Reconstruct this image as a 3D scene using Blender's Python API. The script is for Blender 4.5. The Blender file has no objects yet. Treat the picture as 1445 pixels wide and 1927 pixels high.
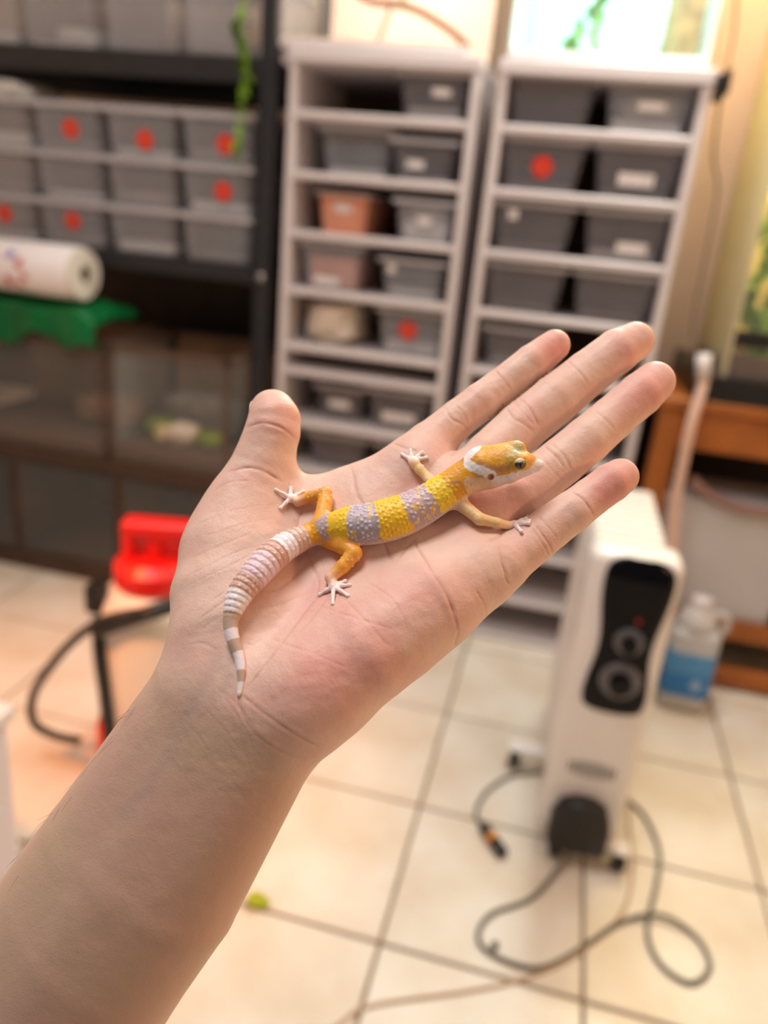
import bpy, bmesh, math, random
import numpy as np
from mathutils import Vector, Matrix
from mathutils.bvhtree import BVHTree
from mathutils.kdtree import KDTree

random.seed(7); np.random.seed(7)
scene = bpy.context.scene
COL = scene.collection
PI = math.pi

# ------------------------------------------------------------------ camera
IMG_W, IMG_H, FPX = 1445, 1927, 1450.0        # frame and focal length in pixels
CAM_H = 1.10                                   # eye height of the phone, metres
_v = np.array([352.0 - IMG_W/2, -(4790.0 - IMG_H/2), -FPX])
_up = -_v/np.linalg.norm(_v)                   # world up, seen in the camera's axes
_x = 1100.0 - IMG_W/2
_y = (_up[2]*FPX - _up[0]*_x)/_up[1]
_fy = np.array([_x, _y, -FPX]); _fy /= np.linalg.norm(_fy)
CAM_R = np.array([np.cross(_fy, _up), _fy, _up])   # rows: world x, y, z in camera axes
CAM_O = np.array([0.0, 0.0, CAM_H])

cam_data = bpy.data.cameras.new('camera')
cam = bpy.data.objects.new('camera', cam_data); COL.objects.link(cam)
m4 = Matrix.Identity(4)
for i in range(3):
    for j in range(3): m4[i][j] = CAM_R[i][j]
    m4[i][3] = CAM_O[i]
cam.matrix_world = m4
cam_data.sensor_fit = 'VERTICAL'; cam_data.sensor_height = 24.0
cam_data.lens = FPX/IMG_H*24.0
cam_data.clip_start = 0.01; cam_data.clip_end = 30
cam_data.dof.use_dof = True
cam_data.dof.focus_distance = 0.263
cam_data.dof.aperture_fstop = cam_data.lens/5.0     # 5.0 mm wide aperture
cam_data.dof.aperture_blades = 0
scene.camera = cam

# ------------------------------------------------------------------ view and world
vs = scene.view_settings
vs.view_transform = 'Standard'; vs.look = 'None'; vs.gamma = 1.0
vs.use_curve_mapping = False
vs.exposure = -0.10
scene.cycles.transparent_max_bounces = 20
world = bpy.data.worlds.new('room_air'); scene.world = world
world.use_nodes = True
world.node_tree.nodes['Background'].inputs[0].default_value = (1.0, 0.93, 0.87, 1)
world.node_tree.nodes['Background'].inputs[1].default_value = 0.17

def area_light(name, loc, target, size, power, color, size_y=None):
    d = bpy.data.lights.new(name, 'AREA'); d.energy = power; d.color = color
    d.size = size
    if size_y: d.shape = 'RECTANGLE'; d.size_y = size_y
    o = bpy.data.objects.new(name, d); COL.objects.link(o)
    o.location = loc
    o.rotation_euler = (Vector(target) - Vector(loc)).to_track_quat('-Z', 'Y').to_euler()
    return o
# ceiling fitting over the photographer, and the heat lamp further back on the left
area_light('overhead_light', (-0.62, 0.32, 2.52), (-0.45, 0.45, 0.0), 0.6, 23.0, (1.0, 0.96, 0.955))
area_light('overhead_light', (0.15, 1.20, 2.60), (0.10, 1.25, 0.0), 0.8, 9.0, (1.0, 0.955, 0.92))  # second overhead light, added to brighten the floor and cabinets
area_light('led_bar_light', (0.12, 1.92, 2.02), (0.0, 1.0, 0.0), 0.20, 14.0, (0.97, 1.0, 0.93), 0.05)
lamp = bpy.data.lights.new('heat_lamp_light', 'SPOT'); lamp.energy = 125.0; lamp.color = (1.0, 0.36, 0.13)
lamp.spot_size = math.radians(48); lamp.spot_blend = 0.8; lamp.shadow_soft_size = 0.06
lo = bpy.data.objects.new('heat_lamp_light', lamp); COL.objects.link(lo)
lo.location = (-1.25, 0.25, 1.65)
lo.rotation_euler = (Vector((-0.95, 1.10, 0.0)) - Vector(lo.location)).to_track_quat('-Z', 'Y').to_euler()
lamp2 = bpy.data.lights.new('warm_fill_light', 'POINT'); lamp2.energy = 9.0; lamp2.color = (1.0, 0.55, 0.30)  # warm fill added for the radiator and cabinets, no fixture behind it
lamp2.shadow_soft_size = 0.05
l2 = bpy.data.objects.new('warm_fill_light', lamp2); COL.objects.link(l2); l2.location = (0.85, 0.10, 1.35)
lamp3 = bpy.data.lights.new('wall_warm_light', 'POINT'); lamp3.energy = 10.0; lamp3.color = (1.0, 0.56, 0.27); lamp3.shadow_soft_size = 0.06  # unseen warm light, added to brighten the wall beside the cabinet
l3 = bpy.data.objects.new('wall_warm_light', lamp3); COL.objects.link(l3); l3.location = (0.29, 2.22, 1.98)

# ------------------------------------------------------------------ pixels to places
def cam_dir(px, py):
    return np.array([(px - IMG_W/2)/FPX, -(py - IMG_H/2)/FPX, -1.0])
def at(px, py, Y):
    r = CAM_R @ cam_dir(px, py); p = CAM_O + r*(Y/r[1]); return Vector(p)
def fl(px, py, z=0.0):
    r = CAM_R @ cam_dir(px, py); p = CAM_O + r*((z - CAM_H)/r[2]); return Vector(p)
def cam_pt(px, py, d):                       # point at distance d along the lens axis, camera axes
    return cam_dir(px, py)*d
def to_world(P): return CAM_O + np.asarray(P) @ CAM_R.T

# ------------------------------------------------------------------ materials
MATS = {}
def mat(name, color, rough=0.5, var=0.0, scale=20.0, metal=0.0, alpha=1.0, bump=0.0, bscale=80.0,
        color2=None, spec=0.5, objvar=0.0, emit=None, estr=0.0, trans=0.0, coat=0.0):
    if name in MATS: return MATS[name]
    m = bpy.data.materials.new(name); m.use_nodes = True
    nt = m.node_tree; b = nt.nodes['Principled BSDF']
    b.inputs['Roughness'].default_value = rough
    b.inputs['Metallic'].default_value = metal
    b.inputs['Alpha'].default_value = alpha
    b.inputs['Specular IOR Level'].default_value = spec
    b.inputs['Transmission Weight'].default_value = trans
    b.inputs['Coat Weight'].default_value = coat
    c = (*color, 1)
    tc = nt.nodes.new('ShaderNodeTexCoord')
    out = None
    n = nt.nodes.new('ShaderNodeTexNoise'); n.inputs['Scale'].default_value = scale
    n.inputs['Detail'].default_value = 5
    nt.links.new(tc.outputs['Object'], n.inputs['Vector'])
    r = nt.nodes.new('ShaderNodeValToRGB')
    if color2 is None: color2 = tuple(x*(1 - var) for x in color)
    r.color_ramp.elements[0].color = (*color2, 1); r.color_ramp.elements[1].color = c
    r.color_ramp.elements[0].position = 0.35; r.color_ramp.elements[1].position = 0.65
    nt.links.new(n.outputs['Fac'], r.inputs['Fac']); out = r.outputs['Color']
    if objvar > 0:
        oi = nt.nodes.new('ShaderNodeObjectInfo')
        hv = nt.nodes.new('ShaderNodeHueSaturation')
        mr = nt.nodes.new('ShaderNodeMapRange')
        mr.inputs['To Min'].default_value = 1 - objvar; mr.inputs['To Max'].default_value = 1 + objvar
        nt.links.new(oi.outputs['Random'], mr.inputs['Value'])
        nt.links.new(mr.outputs['Result'], hv.inputs['Value'])
        nt.links.new(out, hv.inputs['Color']); out = hv.outputs['Color']
    nt.links.new(out, b.inputs['Base Color'])
    if bump > 0:
        nb = nt.nodes.new('ShaderNodeTexNoise'); nb.inputs['Scale'].default_value = bscale
        nb.inputs['Detail'].default_value = 4
        nt.links.new(tc.outputs['Object'], nb.inputs['Vector'])
        bp = nt.nodes.new('ShaderNodeBump'); bp.inputs['Strength'].default_value = bump
        bp.inputs['Distance'].default_value = 0.002
        nt.links.new(nb.outputs['Fac'], bp.inputs['Height']); nt.links.new(bp.outputs['Normal'], b.inputs['Normal'])
    if emit is not None:
        b.inputs['Emission Color'].default_value = (*emit, 1); b.inputs['Emission Strength'].default_value = estr
    MATS[name] = m
    return m

def srgb(r, g, b):
    f = lambda c: (c/255/12.92) if c/255 <= 0.04045 else ((c/255 + 0.055)/1.055)**2.4
    return (f(r), f(g), f(b))

# ------------------------------------------------------------------ mesh helpers
def obj(name, bm_or_me, material=None, parent=None, smooth=False, loc=None):
    if isinstance(bm_or_me, bmesh.types.BMesh):
        me = bpy.data.meshes.new(name); bm_or_me.normal_update(); bm_or_me.to_mesh(me); bm_or_me.free()
    else: me = bm_or_me
    if material is not None and len(me.materials) == 0: me.materials.append(material)
    if smooth:
        me.polygons.foreach_set('use_smooth', [True]*len(me.polygons))
    o = bpy.data.objects.new(name, me); COL.objects.link(o)
    if loc is not None: o.location = loc
    if parent is not None: o.parent = parent
    return o
def tag(o, label, cat, group=None, kind=None):
    o['label'] = label; o['category'] = cat
    if group: o['group'] = group
    if kind: o['kind'] = kind
    return o
def thing(name, label, cat, loc=(0, 0, 0), rotz=0.0, group=None):
    o = bpy.data.objects.new(name, None); COL.objects.link(o)
    o.empty_display_size = 0.05
    o.location = loc; o.rotation_euler = (0, 0, rotz)
    return tag(o, label, cat, group)
def struct(name, bm, material, parent=None):
    o = obj(name, bm, material, parent)
    if parent is None: o['kind'] = 'structure'
    return o
def box(x0, x1, y0, y1, z0, z1, bev=0.0, seg=1, bm=None):
    own = bmesh.new()
    bmesh.ops.create_cube(own, size=1.0)
    for v in own.verts:
        v.co = Vector((x0 + (v.co.x + .5)*(x1 - x0), y0 + (v.co.y + .5)*(y1 - y0), z0 + (v.co.z + .5)*(z1 - z0)))
    if bev > 0:
        bmesh.ops.bevel(own, geom=own.edges[:], offset=bev, segments=seg, affect='EDGES', profile=0.5)
    if bm is None: return own
    me = bpy.data.meshes.new('tmp'); own.to_mesh(me); own.free(); bm.from_mesh(me); bpy.data.meshes.remove(me)
    return bm
def merge(bm, other):
    me = bpy.data.meshes.new('tmp'); other.to_mesh(me); other.free(); bm.from_mesh(me); bpy.data.meshes.remove(me)
    return bm
def lathe(profile, seg=28, axis='Z', cap=True):
    bm = bmesh.new(); rings = []
    for r, z in profile:
        ring = []
        for k in range(seg):
            a = 2*PI*k/seg
            ring.append(bm.verts.new((r*math.cos(a), r*math.sin(a), z)))
        rings.append(ring)
    for a, b in zip(rings, rings[1:]):
        for k in range(seg):
            bm.faces.new((a[k], a[(k + 1) % seg], b[(k + 1) % seg], b[k]))
    if cap:
        bm.faces.new(rings[0][::-1]); bm.faces.new(rings[-1])
    if axis == 'X': bmesh.ops.rotate(bm, verts=bm.verts, cent=(0, 0, 0), matrix=Matrix.Rotation(PI/2, 3, 'Y'))
    if axis == 'Y': bmesh.ops.rotate(bm, verts=bm.verts, cent=(0, 0, 0), matrix=Matrix.Rotation(-PI/2, 3, 'X'))
    return bm
def smooth_path(pts, n=8):
    P = [Vector(p) for p in pts]; out = []
    for i in range(len(P) - 1):
        p0 = P[max(i - 1, 0)]; p1 = P[i]; p2 = P[i + 1]; p3 = P[min(i + 2, len(P) - 1)]
        for k in range(n):
            t = k/n
            out.append(0.5*((2*p1) + (p2 - p0)*t + (2*p0 - 5*p1 + 4*p2 - p3)*t*t + (3*p1 - p0 - 3*p2 + p3)*t**3))
    out.append(P[-1]); return out
def tube(path, rad, seg=8, bm=None):
    bm = bm or bmesh.new(); P = [Vector(p) for p in path]; rings = []
    nrm = None
    for i, p in enumerate(P):
        t = (P[min(i + 1, len(P) - 1)] - P[max(i - 1, 0)]).normalized()
        if nrm is None:
            nrm = t.orthogonal().normalized()
        else:
            nrm = (nrm - t*nrm.dot(t))
            nrm = nrm.normalized() if nrm.length > 1e-6 else t.orthogonal().normalized()
        b = t.cross(nrm)
        r = rad[i] if hasattr(rad, '__len__') else rad
        rings.append([bm.verts.new(p + (nrm*math.cos(2*PI*k/seg) + b*math.sin(2*PI*k/seg))*r) for k in range(seg)])
    for a, b in zip(rings, rings[1:]):
        for k in range(seg): bm.faces.new((a[k], a[(k + 1) % seg], b[(k + 1) % seg], b[k]))
    bm.faces.new(rings[0][::-1]); bm.faces.new(rings[-1])
    return bm
def prism(outline, y0, y1, bev=0.0, seg=2):
    """outline in (x, z), extruded along y"""
    bm = bmesh.new()
    a = [bm.verts.new((x, y0, z)) for x, z in outline]; b = [bm.verts.new((x, y1, z)) for x, z in outline]
    n = len(a)
    bm.faces.new(a); bm.faces.new(b[::-1])
    for k in range(n): bm.faces.new((a[k], b[k], b[(k + 1) % n], a[(k + 1) % n]))
    bmesh.ops.recalc_face_normals(bm, faces=bm.faces)
    if bev > 0:
        ed = [e for e in bm.edges if abs(e.verts[0].co.y - e.verts[1].co.y) < 1e-6]
        bmesh.ops.bevel(bm, geom=ed, offset=bev, segments=seg, affect='EDGES', profile=0.5)
    return bm
def copy_tree(o, parent=None):
    c = o.copy(); COL.objects.link(c); c.parent = parent
    for ch in list(o.children): copy_tree(ch, c)
    return c
# ================================================================== the room
grout_m = mat('grout', srgb(150, 128, 104), .9, .25, 30, bump=.3, bscale=200)
tile_m = mat('tile_ceramic', srgb(228, 221, 208), .34, 0, 5.5, color2=srgb(214, 199, 178), bump=.08, bscale=40, objvar=.035)
struct('floor', box(-2.4, 1.6, -0.9, 2.62, -0.06, -0.006), grout_m)
floor = bpy.data.objects['floor']
TX, TY, GX, GY = 0.3265, 0.3330, -0.132, 0.923
tile_me = bpy.data.meshes.new('tile')
tb = box(-TX/2 + .0032, TX/2 - .0032, -TY/2 + .0032, TY/2 - .0032, -.006, 0, .0022)
tb.to_mesh(tile_me); tb.free(); tile_me.materials.append(tile_m)
for i in range(-7, 5):
    for j in range(-5, 5):
        cx_, cy_ = GX + (i + .5)*TX, GY + (j + .5)*TY
        if not (-2.3 < cx_ < 1.5 and -0.8 < cy_ < 2.5): continue
        t = bpy.data.objects.new('tile', tile_me); COL.objects.link(t); t.parent = floor
        t.location = (cx_, cy_, 0); t.rotation_euler = (0, 0, 0)
wall_m = mat('wall_plaster', srgb(240, 218, 196), .85, .06, 6, bump=.15, bscale=60)
struct('wall_back', box(-2.4, 1.6, 2.50, 2.62, 0, 2.7), wall_m)
struct('wall_right', box(1.5, 1.6, -0.9, 2.50, 0, 2.7), wall_m)
struct('wall_left', box(-2.4, -2.3, -0.9, 2.50, 0, 2.7), wall_m)
struct('ceiling', box(-2.4, 1.6, -0.9, 2.62, 2.7, 2.8), mat('ceiling_paint', srgb(240, 236, 228), .9, .03, 5))

# ================================================================== shared materials
white_p = mat('white_plastic', srgb(214, 206, 206), .42, .04, 12)
clear_p = mat('clear_tub_plastic', srgb(196, 198, 204), .22, .10, 9, alpha=.24)
rim_p = mat('tub_rim_plastic', srgb(220, 218, 222), .25, .06, 9, alpha=.62)
dark_w = mat('dark_wood', srgb(70, 48, 34), .6, .35, 14, bump=.2, bscale=50)
back_w = mat('brown_backboard', srgb(96, 66, 40), .7, .3, 9)
black_m = mat('black_metal', srgb(34, 35, 40), .45, .2, 20)
black_p = mat('black_plastic', srgb(24, 22, 22), .35, .2, 20)
glass = mat('tank_glass', srgb(214, 220, 216), .05, .02, 5, alpha=.06, spec=.2)
paper_w = mat('white_label', srgb(238, 232, 228), .7, .05, 40)
red_s = None
def sticker_material():
    m = bpy.data.materials.new('red_sticker'); m.use_nodes = True; nt = m.node_tree; b = nt.nodes['Principled BSDF']
    tc = nt.nodes.new('ShaderNodeTexCoord'); vl = nt.nodes.new('ShaderNodeVectorMath'); vl.operation = 'LENGTH'
    mp = nt.nodes.new('ShaderNodeMapping'); mp.inputs['Scale'].default_value = (1, 0, 1)
    nt.links.new(tc.outputs['Object'], mp.inputs['Vector']); nt.links.new(mp.outputs['Vector'], vl.inputs[0])
    r = nt.nodes.new('ShaderNodeValToRGB'); e = r.color_ramp.elements
    mu = nt.nodes.new('ShaderNodeMath'); mu.operation = 'MULTIPLY'; mu.inputs[1].default_value = 1/.026
    nt.links.new(vl.outputs['Value'], mu.inputs[0]); nt.links.new(mu.outputs[0], r.inputs['Fac'])
    e[0].color = (*srgb(228, 84, 46), 1); e[0].position = .30; e[1].color = (*srgb(214, 38, 28), 1); e[1].position = .36
    x = e.new(.50); x.color = (*srgb(214, 38, 28), 1); x = e.new(.56); x.color = (*srgb(228, 82, 48), 1)
    x = e.new(.66); x.color = (*srgb(228, 82, 48), 1); x = e.new(.72); x.color = (*srgb(218, 40, 30), 1)
    nt.links.new(r.outputs['Color'], b.inputs['Base Color']); b.inputs['Roughness'].default_value = .4
    return m
red_s = sticker_material()
def label_material():
    m = bpy.data.materials.new('printed_label'); m.use_nodes = True; nt = m.node_tree; b = nt.nodes['Principled BSDF']
    tc = nt.nodes.new('ShaderNodeTexCoord'); n = nt.nodes.new('ShaderNodeTexNoise'); n.inputs['Scale'].default_value = 90
    mp = nt.nodes.new('ShaderNodeMapping'); mp.inputs['Scale'].default_value = (1, 1, 2.2)
    nt.links.new(tc.outputs['Object'], mp.inputs['Vector']); nt.links.new(mp.outputs['Vector'], n.inputs['Vector'])
    r = nt.nodes.new('ShaderNodeValToRGB'); e = r.color_ramp.elements
    e[0].color = (*srgb(120, 118, 124), 1); e[0].position = .33; e[1].color = (*srgb(240, 234, 230), 1); e[1].position = .45
    nt.links.new(n.outputs['Fac'], r.inputs['Fac']); nt.links.new(r.outputs['Color'], b.inputs['Base Color'])
    return m
label_m = label_material()

def tub_mesh(w, h, d, t=.0022, taper=.84):
    bm = bmesh.new()
    def rect(sx, sy, z): return [bm.verts.new((x*sx/2, y*sy/2, z)) for x, y in ((-1, -1), (1, -1), (1, 1), (-1, 1))]
    ob = rect(w*taper, d*(1 - (1 - taper)*.6), 0); ot = rect(w, d, h)
    it = rect(w - 2*t, d - 2*t, h); ib = rect(w*taper - 2*t, d*(1 - (1 - taper)*.6) - 2*t, t)
    bm.faces.new(ob[::-1]); bm.faces.new(ib)
    for a, b in ((ob, ot), (ot, it), (it, ib)):
        for k in range(4): bm.faces.new((a[k], a[(k + 1) % 4], b[(k + 1) % 4], b[k]))
    ed = [e for e in bm.edges if abs(e.verts[0].co.z - e.verts[1].co.z) > h*.5]
    bmesh.ops.bevel(bm, geom=ed, offset=.010, segments=3, affect='EDGES')
    return bm
def rim_mesh(w, h, d, fl_=.008, t=.010):
    bm = bmesh.new()
    for a in (box(-w/2 - fl_, w/2 + fl_, -d/2 - fl_, -d/2 + .002, h - t, h), box(-w/2 - fl_, w/2 + fl_, d/2 - .002, d/2 + fl_, h - t, h),
              box(-w/2 - fl_, -w/2 + .002, -d/2 + .002, d/2 - .002, h - t, h), box(w/2 - .002, w/2 + fl_, -d/2 + .002, d/2 - .002, h - t, h)):
        merge(bm, a)
    return bm
def front_y(w, h, d, z, taper):              # where the sloped front lies at height z
    k = (1 - (1 - taper)*.6)
    return -d/2*(k + (1 - k)*z/h)
def disc_mesh(r, t=.0006, seg=24):
    bm = lathe([(r, 0), (r, t)], seg, 'Y'); return bm
STICK_ME = bpy.data.meshes.new('sticker'); _b = disc_mesh(.024); _b.to_mesh(STICK_ME); _b.free(); STICK_ME.materials.append(red_s)
_cache = {}
def tub(name, label, group, x, yf, z, w, h, d, taper=.84, fill=None, fillh=.02, paper=None, sticker=None, lab=None, lid=False, body_m=None):
    """clear tub standing at z with its front rim at yf; fill = material of the bedding in it"""
    cy_ = yf + d/2 + .008
    t = thing(name, label, 'tub', (x, cy_, z), 0, group)
    key = (w, h, d, taper)
    if key not in _cache:
        m1 = bpy.data.meshes.new('tub_body'); b1 = tub_mesh(w, h, d, taper=taper); b1.normal_update(); b1.to_mesh(m1); b1.free()
        m2 = bpy.data.meshes.new('tub_rim'); b2 = rim_mesh(w, h, d); b2.normal_update(); b2.to_mesh(m2); b2.free()
        _cache[key] = (m1, m2)
    m1, m2 = _cache[key]
    o = bpy.data.objects.new('body', m1); COL.objects.link(o); o.parent = t
    if not m1.materials: m1.materials.append(clear_p)
    if body_m: o.material_slots[0].link = 'OBJECT'; o.material_slots[0].material = body_m
    r = bpy.data.objects.new('rim', m2); COL.objects.link(r); r.parent = t
    if not m2.materials: m2.materials.append(rim_p)
    if lid: obj('lid', box(-w/2 - .006, w/2 + .006, -d/2 - .006, d/2 + .006, h, h + .006, .002), rim_p, t)
    if fill:
        kx = taper + (1 - taper)*(fillh/h)
        obj('bedding', box(-w*taper/2 + .006, w*taper/2 - .006, -d*.45*(1 - (1 - taper)*.6), d*.45*(1 - (1 - taper)*.6), .0025, fillh, .004), fill, t)
    if sticker:
        sx, sz = sticker
        s = bpy.data.objects.new('sticker', STICK_ME); COL.objects.link(s); s.parent = t
        s.location = (sx, front_y(w, h, d, sz, taper) - .0012, sz)
        s.rotation_euler = (math.atan2(d/2*(1 - (1 - (1 - taper)*.6)), h), 0, 0)
    if lab:
        lx, lz, lw, lh = lab
        y_ = front_y(w, h, d, lz, taper) - .0016
        l_ = obj('paper_label', box(-lw/2, lw/2, -.0006, .0006, -lh/2, lh/2), label_m, t)
        l_.location = (lx, y_, lz); l_.rotation_euler = (math.atan2(d/2*(1 - (1 - (1 - taper)*.6)), h), 0, 0)
    return t
# ================================================================== two white shelf cabinets full of tubs
CAB_Y0, CAB_Y1, CAB_TOP = 1.99, 2.40, 1.465
SHELF_Z = [1.333, 1.196, 1.056, .914, .768, .703, .560, .421, .280, .140, .020]
def cabinet(x0, x1, label):
    c = thing('shelf_cabinet', label, 'cabinet', ((x0 + x1)/2, CAB_Y0, 0), 0, 'white shelf cabinets side by side')
    w = (x1 - x0)/2; D = CAB_Y1 - CAB_Y0
    for a, b in ((-w, -w + .020), (w - .020, w)):
        obj('side_panel', box(a, b, 0, D, 0, CAB_TOP - .030, .002), white_p, c)
    obj('top_panel', box(-w - .004, w + .004, -.006, D, CAB_TOP - .030, CAB_TOP, .003), white_p, c)
    obj('back_panel', box(-w + .020, w - .020, D - .008, D, .01, CAB_TOP - .030), back_w, c)
    for z in SHELF_Z:
        obj('shelf', box(-w + .020, w - .020, 0, D - .008, z - .018, z, .003), white_p, c)
    return c
LX0, LX1, RX0, RX1 = -.756, -.291, -.250, .212
cabinet(LX0, LX1, 'white open shelf cabinet standing next to the black steel rack')
cabinet(RX0, RX1, 'white open shelf cabinet standing next to the wooden terrarium table')
bed_w = mat('paper_bedding', srgb(232, 228, 224), .9, .08, 40)
bed_g = mat('grey_bedding', srgb(150, 140, 132), .9, .2, 60)
bed_p = mat('peach_bedding', srgb(238, 158, 124), .9, .12, 50)
pap = mat('crumpled_paper', srgb(222, 208, 190), .9, .12, 18, bump=.5, bscale=30)
smoke = mat('smoky_tub_plastic', srgb(150, 146, 150), .25, .12, 9, alpha=.30)
peach_p = mat('peach_tub_plastic', srgb(244, 168, 134), .35, .10, 60, alpha=.9)
ordw = ['top', 'second', 'third', 'fourth', 'fifth', 'sixth', 'seventh', 'eighth', 'ninth', 'tenth']
def cab_tub(side, row, x, w, h, where, look='clear plastic tub', dy=.03, d=.33, **kw):
    z = SHELF_Z[row]
    cabn = 'cabinet by rack' if side == 'L' else 'cabinet by table'
    shelf_n = ordw[row if row < 5 else row - 1]
    tub('plastic_tub', f'{look}, {shelf_n} shelf, {cabn}, {where}', 'tubs in the white cabinets', x, CAB_Y0 + dy, z + .0005, w, h, d, **kw)
RK, NB, TB = "rack side", "cabinet side", "table side"
# left cabinet
cab_tub('L', 0, -.405, .165, .100, NB, 'lidded grey tub with a pink label', lid=True, fill=bed_w, fillh=.03, lab=(.02, .06, .045, .018), body_m=smoke, dy=.02)
cab_tub('L', 1, -.595, .185, .112, RK, fill=bed_w, fillh=.02, dy=.05)
cab_tub('L', 1, -.415, .160, .094, NB, 'clear tub with a small label', fill=bed_w, fillh=.012, lab=(-.02, .038, .045, .02), body_m=smoke, dy=.03)
cab_tub('L', 2, -.618, .132, .100, RK, 'peach tub with a small label', fill=bed_p, fillh=.05, lab=(0, .062, .045, .02), body_m=peach_p, dy=.05)
cab_tub('L', 2, -.395, .150, .098, NB, 'clear tub half full of white paper', fill=bed_w, fillh=.050, lab=(0, .050, .035, .018), dy=.02)
cab_tub('L', 3, -.632, .165, .118, RK, 'peach and clear tub with a pale label', fill=bed_p, fillh=.085, lab=(-.01, .022, .07, .022), dy=.02)
cab_tub('L', 3, -.415, .165, .098, NB, 'clear tub with bare front', fill=bed_w, fillh=.02, lab=(-.055, .07, .02, .02), dy=.03)
cab_tub('L', 4, -.402, .185, .118, NB, 'clear tub with a round red sticker', fill=bed_w, fillh=.03, sticker=(-.01, .065), dy=.03)
cab_tub('L', 6, -.590, .135, .098, RK, 'small grey tub with a pale label', fill=bed_g, fillh=.02, lab=(0, .045, .06, .025), body_m=smoke, dy=.05)
cab_tub('L', 6, -.415, .175, .110, NB, 'grey tub with a wide pale label', fill=bed_g, fillh=.025, lab=(0, .035, .09, .028), body_m=smoke, dy=.03)
cab_tub('L', 7, -.585, .170, .100, RK, 'grey tub with plain front', fill=bed_g, fillh=.02, body_m=smoke, dy=.04)
cab_tub('L', 7, -.395, .160, .100, NB, 'grey tub with plain front', fill=bed_g, fillh=.02, body_m=smoke, dy=.04)
# right cabinet
cab_tub('R', 0, -.128, .195, .115, NB, 'wide clear tub with bare front', fill=bed_g, fillh=.008, body_m=smoke, dy=.02)
cab_tub('R', 0, .092, .195, .115, TB, 'clear tub holding slumped cream paper', fill=bed_w, fillh=.03, lab=(.005, .058, .06, .018), dy=.02)
cab_tub('R', 1, -.128, .195, .115, NB, 'clear tub with a round red sticker', fill=bed_g, fillh=.02, sticker=(.002, .055), body_m=smoke, dy=.02)
cab_tub('R', 1, .092, .195, .115, TB, 'dark clear tub with a long printed label', fill=bed_g, fillh=.015, lab=(0, .042, .08, .028), body_m=smoke, dy=.02)
cab_tub('R', 2, -.128, .195, .115, NB, 'clear tub with two small round tags', fill=bed_g, fillh=.02, lab=(-.05, .085, .022, .022), body_m=smoke, dy=.02)
cab_tub('R', 2, .092, .195, .115, TB, 'clear tub with a long label near its base', fill=bed_w, fillh=.025, lab=(.02, .032, .07, .026), body_m=smoke, dy=.02)
cab_tub('R', 3, -.128, .195, .115, NB, 'wide clear tub with brown bedding', fill=bed_g, fillh=.018, body_m=smoke, dy=.02)
cab_tub('R', 3, .092, .195, .115, TB, 'wide clear tub with brown bedding', fill=bed_g, fillh=.018, body_m=smoke, dy=.02)
cab_tub('R', 4, -.115, .190, .105, NB, 'clear tub leaning pale paper inside', fill=bed_w, fillh=.02, body_m=smoke, dy=.03)
cab_tub('R', 6, -.128, .185, .100, NB, 'clear tub with grey bedding', fill=bed_g, fillh=.02, body_m=smoke, dy=.03)
cab_tub('R', 6, .085, .185, .100, TB, 'clear tub with grey bedding', fill=bed_g, fillh=.02, body_m=smoke, dy=.03)
# slumped papers
def crumple(name, label, x, y, z, sx, sy, sz, seed, m=pap, rot=0):
    b = bmesh.new(); bmesh.ops.create_icosphere(b, subdivisions=4, radius=1)
    rs_ = np.random.RandomState(seed)
    P = np.array([v.co[:] for v in b.verts])
    n = vnoise_np(P*1.0, 2.3, seed)*.22 + vnoise_np(P, 5.1, seed + 1)*.10
    for v, q in zip(b.verts, n):
        p = v.co*(1 + q)
        pw = .55
        p = Vector((math.copysign(abs(p.x)**pw, p.x), math.copysign(abs(p.y)**pw, p.y), math.copysign(abs(p.z)**pw, p.z)))
        v.co = Vector((p.x*sx/2, p.y*sy/2, max(p.z, -1)*sz/2 + sz/2))
    zmin = min(v.co.z for v in b.verts)
    for v in b.verts: v.co.z -= zmin
    o = obj(name, b, m, smooth=True, loc=(x, y, z)); o.rotation_euler = (0, 0, rot)
    return o
def vnoise_np(P, freq, seed):
    X = P*freq + 100; I = np.floor(X).astype(np.int64); f = X - I; f = f*f*(3 - 2*f); r = 0
    for a in (0, 1):
        for b in (0, 1):
            for c in (0, 1):
                w = (f[:, 0] if a else 1 - f[:, 0])*(f[:, 1] if b else 1 - f[:, 1])*(f[:, 2] if c else 1 - f[:, 2])
                h = ((I[:, 0] + a)*374761393 + (I[:, 1] + b)*668265263 + (I[:, 2] + c)*2147483647 + seed*1274126177) & 0xffffffff
                h = ((h ^ (h >> 13))*1274126177) & 0xffffffff
                r = r + w*(((h ^ (h >> 16)) & 0xffff)/32767.5 - 1)
    return r
tag(crumple('paper_bag', '', -.632, 2.15, SHELF_Z[4] + .001, .150, .24, .115, 5), 'cream crumpled paper bag on the fifth shelf of the white cabinet', 'bag')
tag(crumple('paper_wad', '', .092, 2.17, SHELF_Z[0] + .034, .125, .24, .055, 8), 'cream paper slumped inside the top shelf tub by the table', 'paper')
tag(crumple('paper_wad', '', -.395, 2.16, SHELF_Z[2] + .052, .10, .2, .028, 9, bed_w), 'white paper wad inside the third shelf tub', 'paper')
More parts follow.
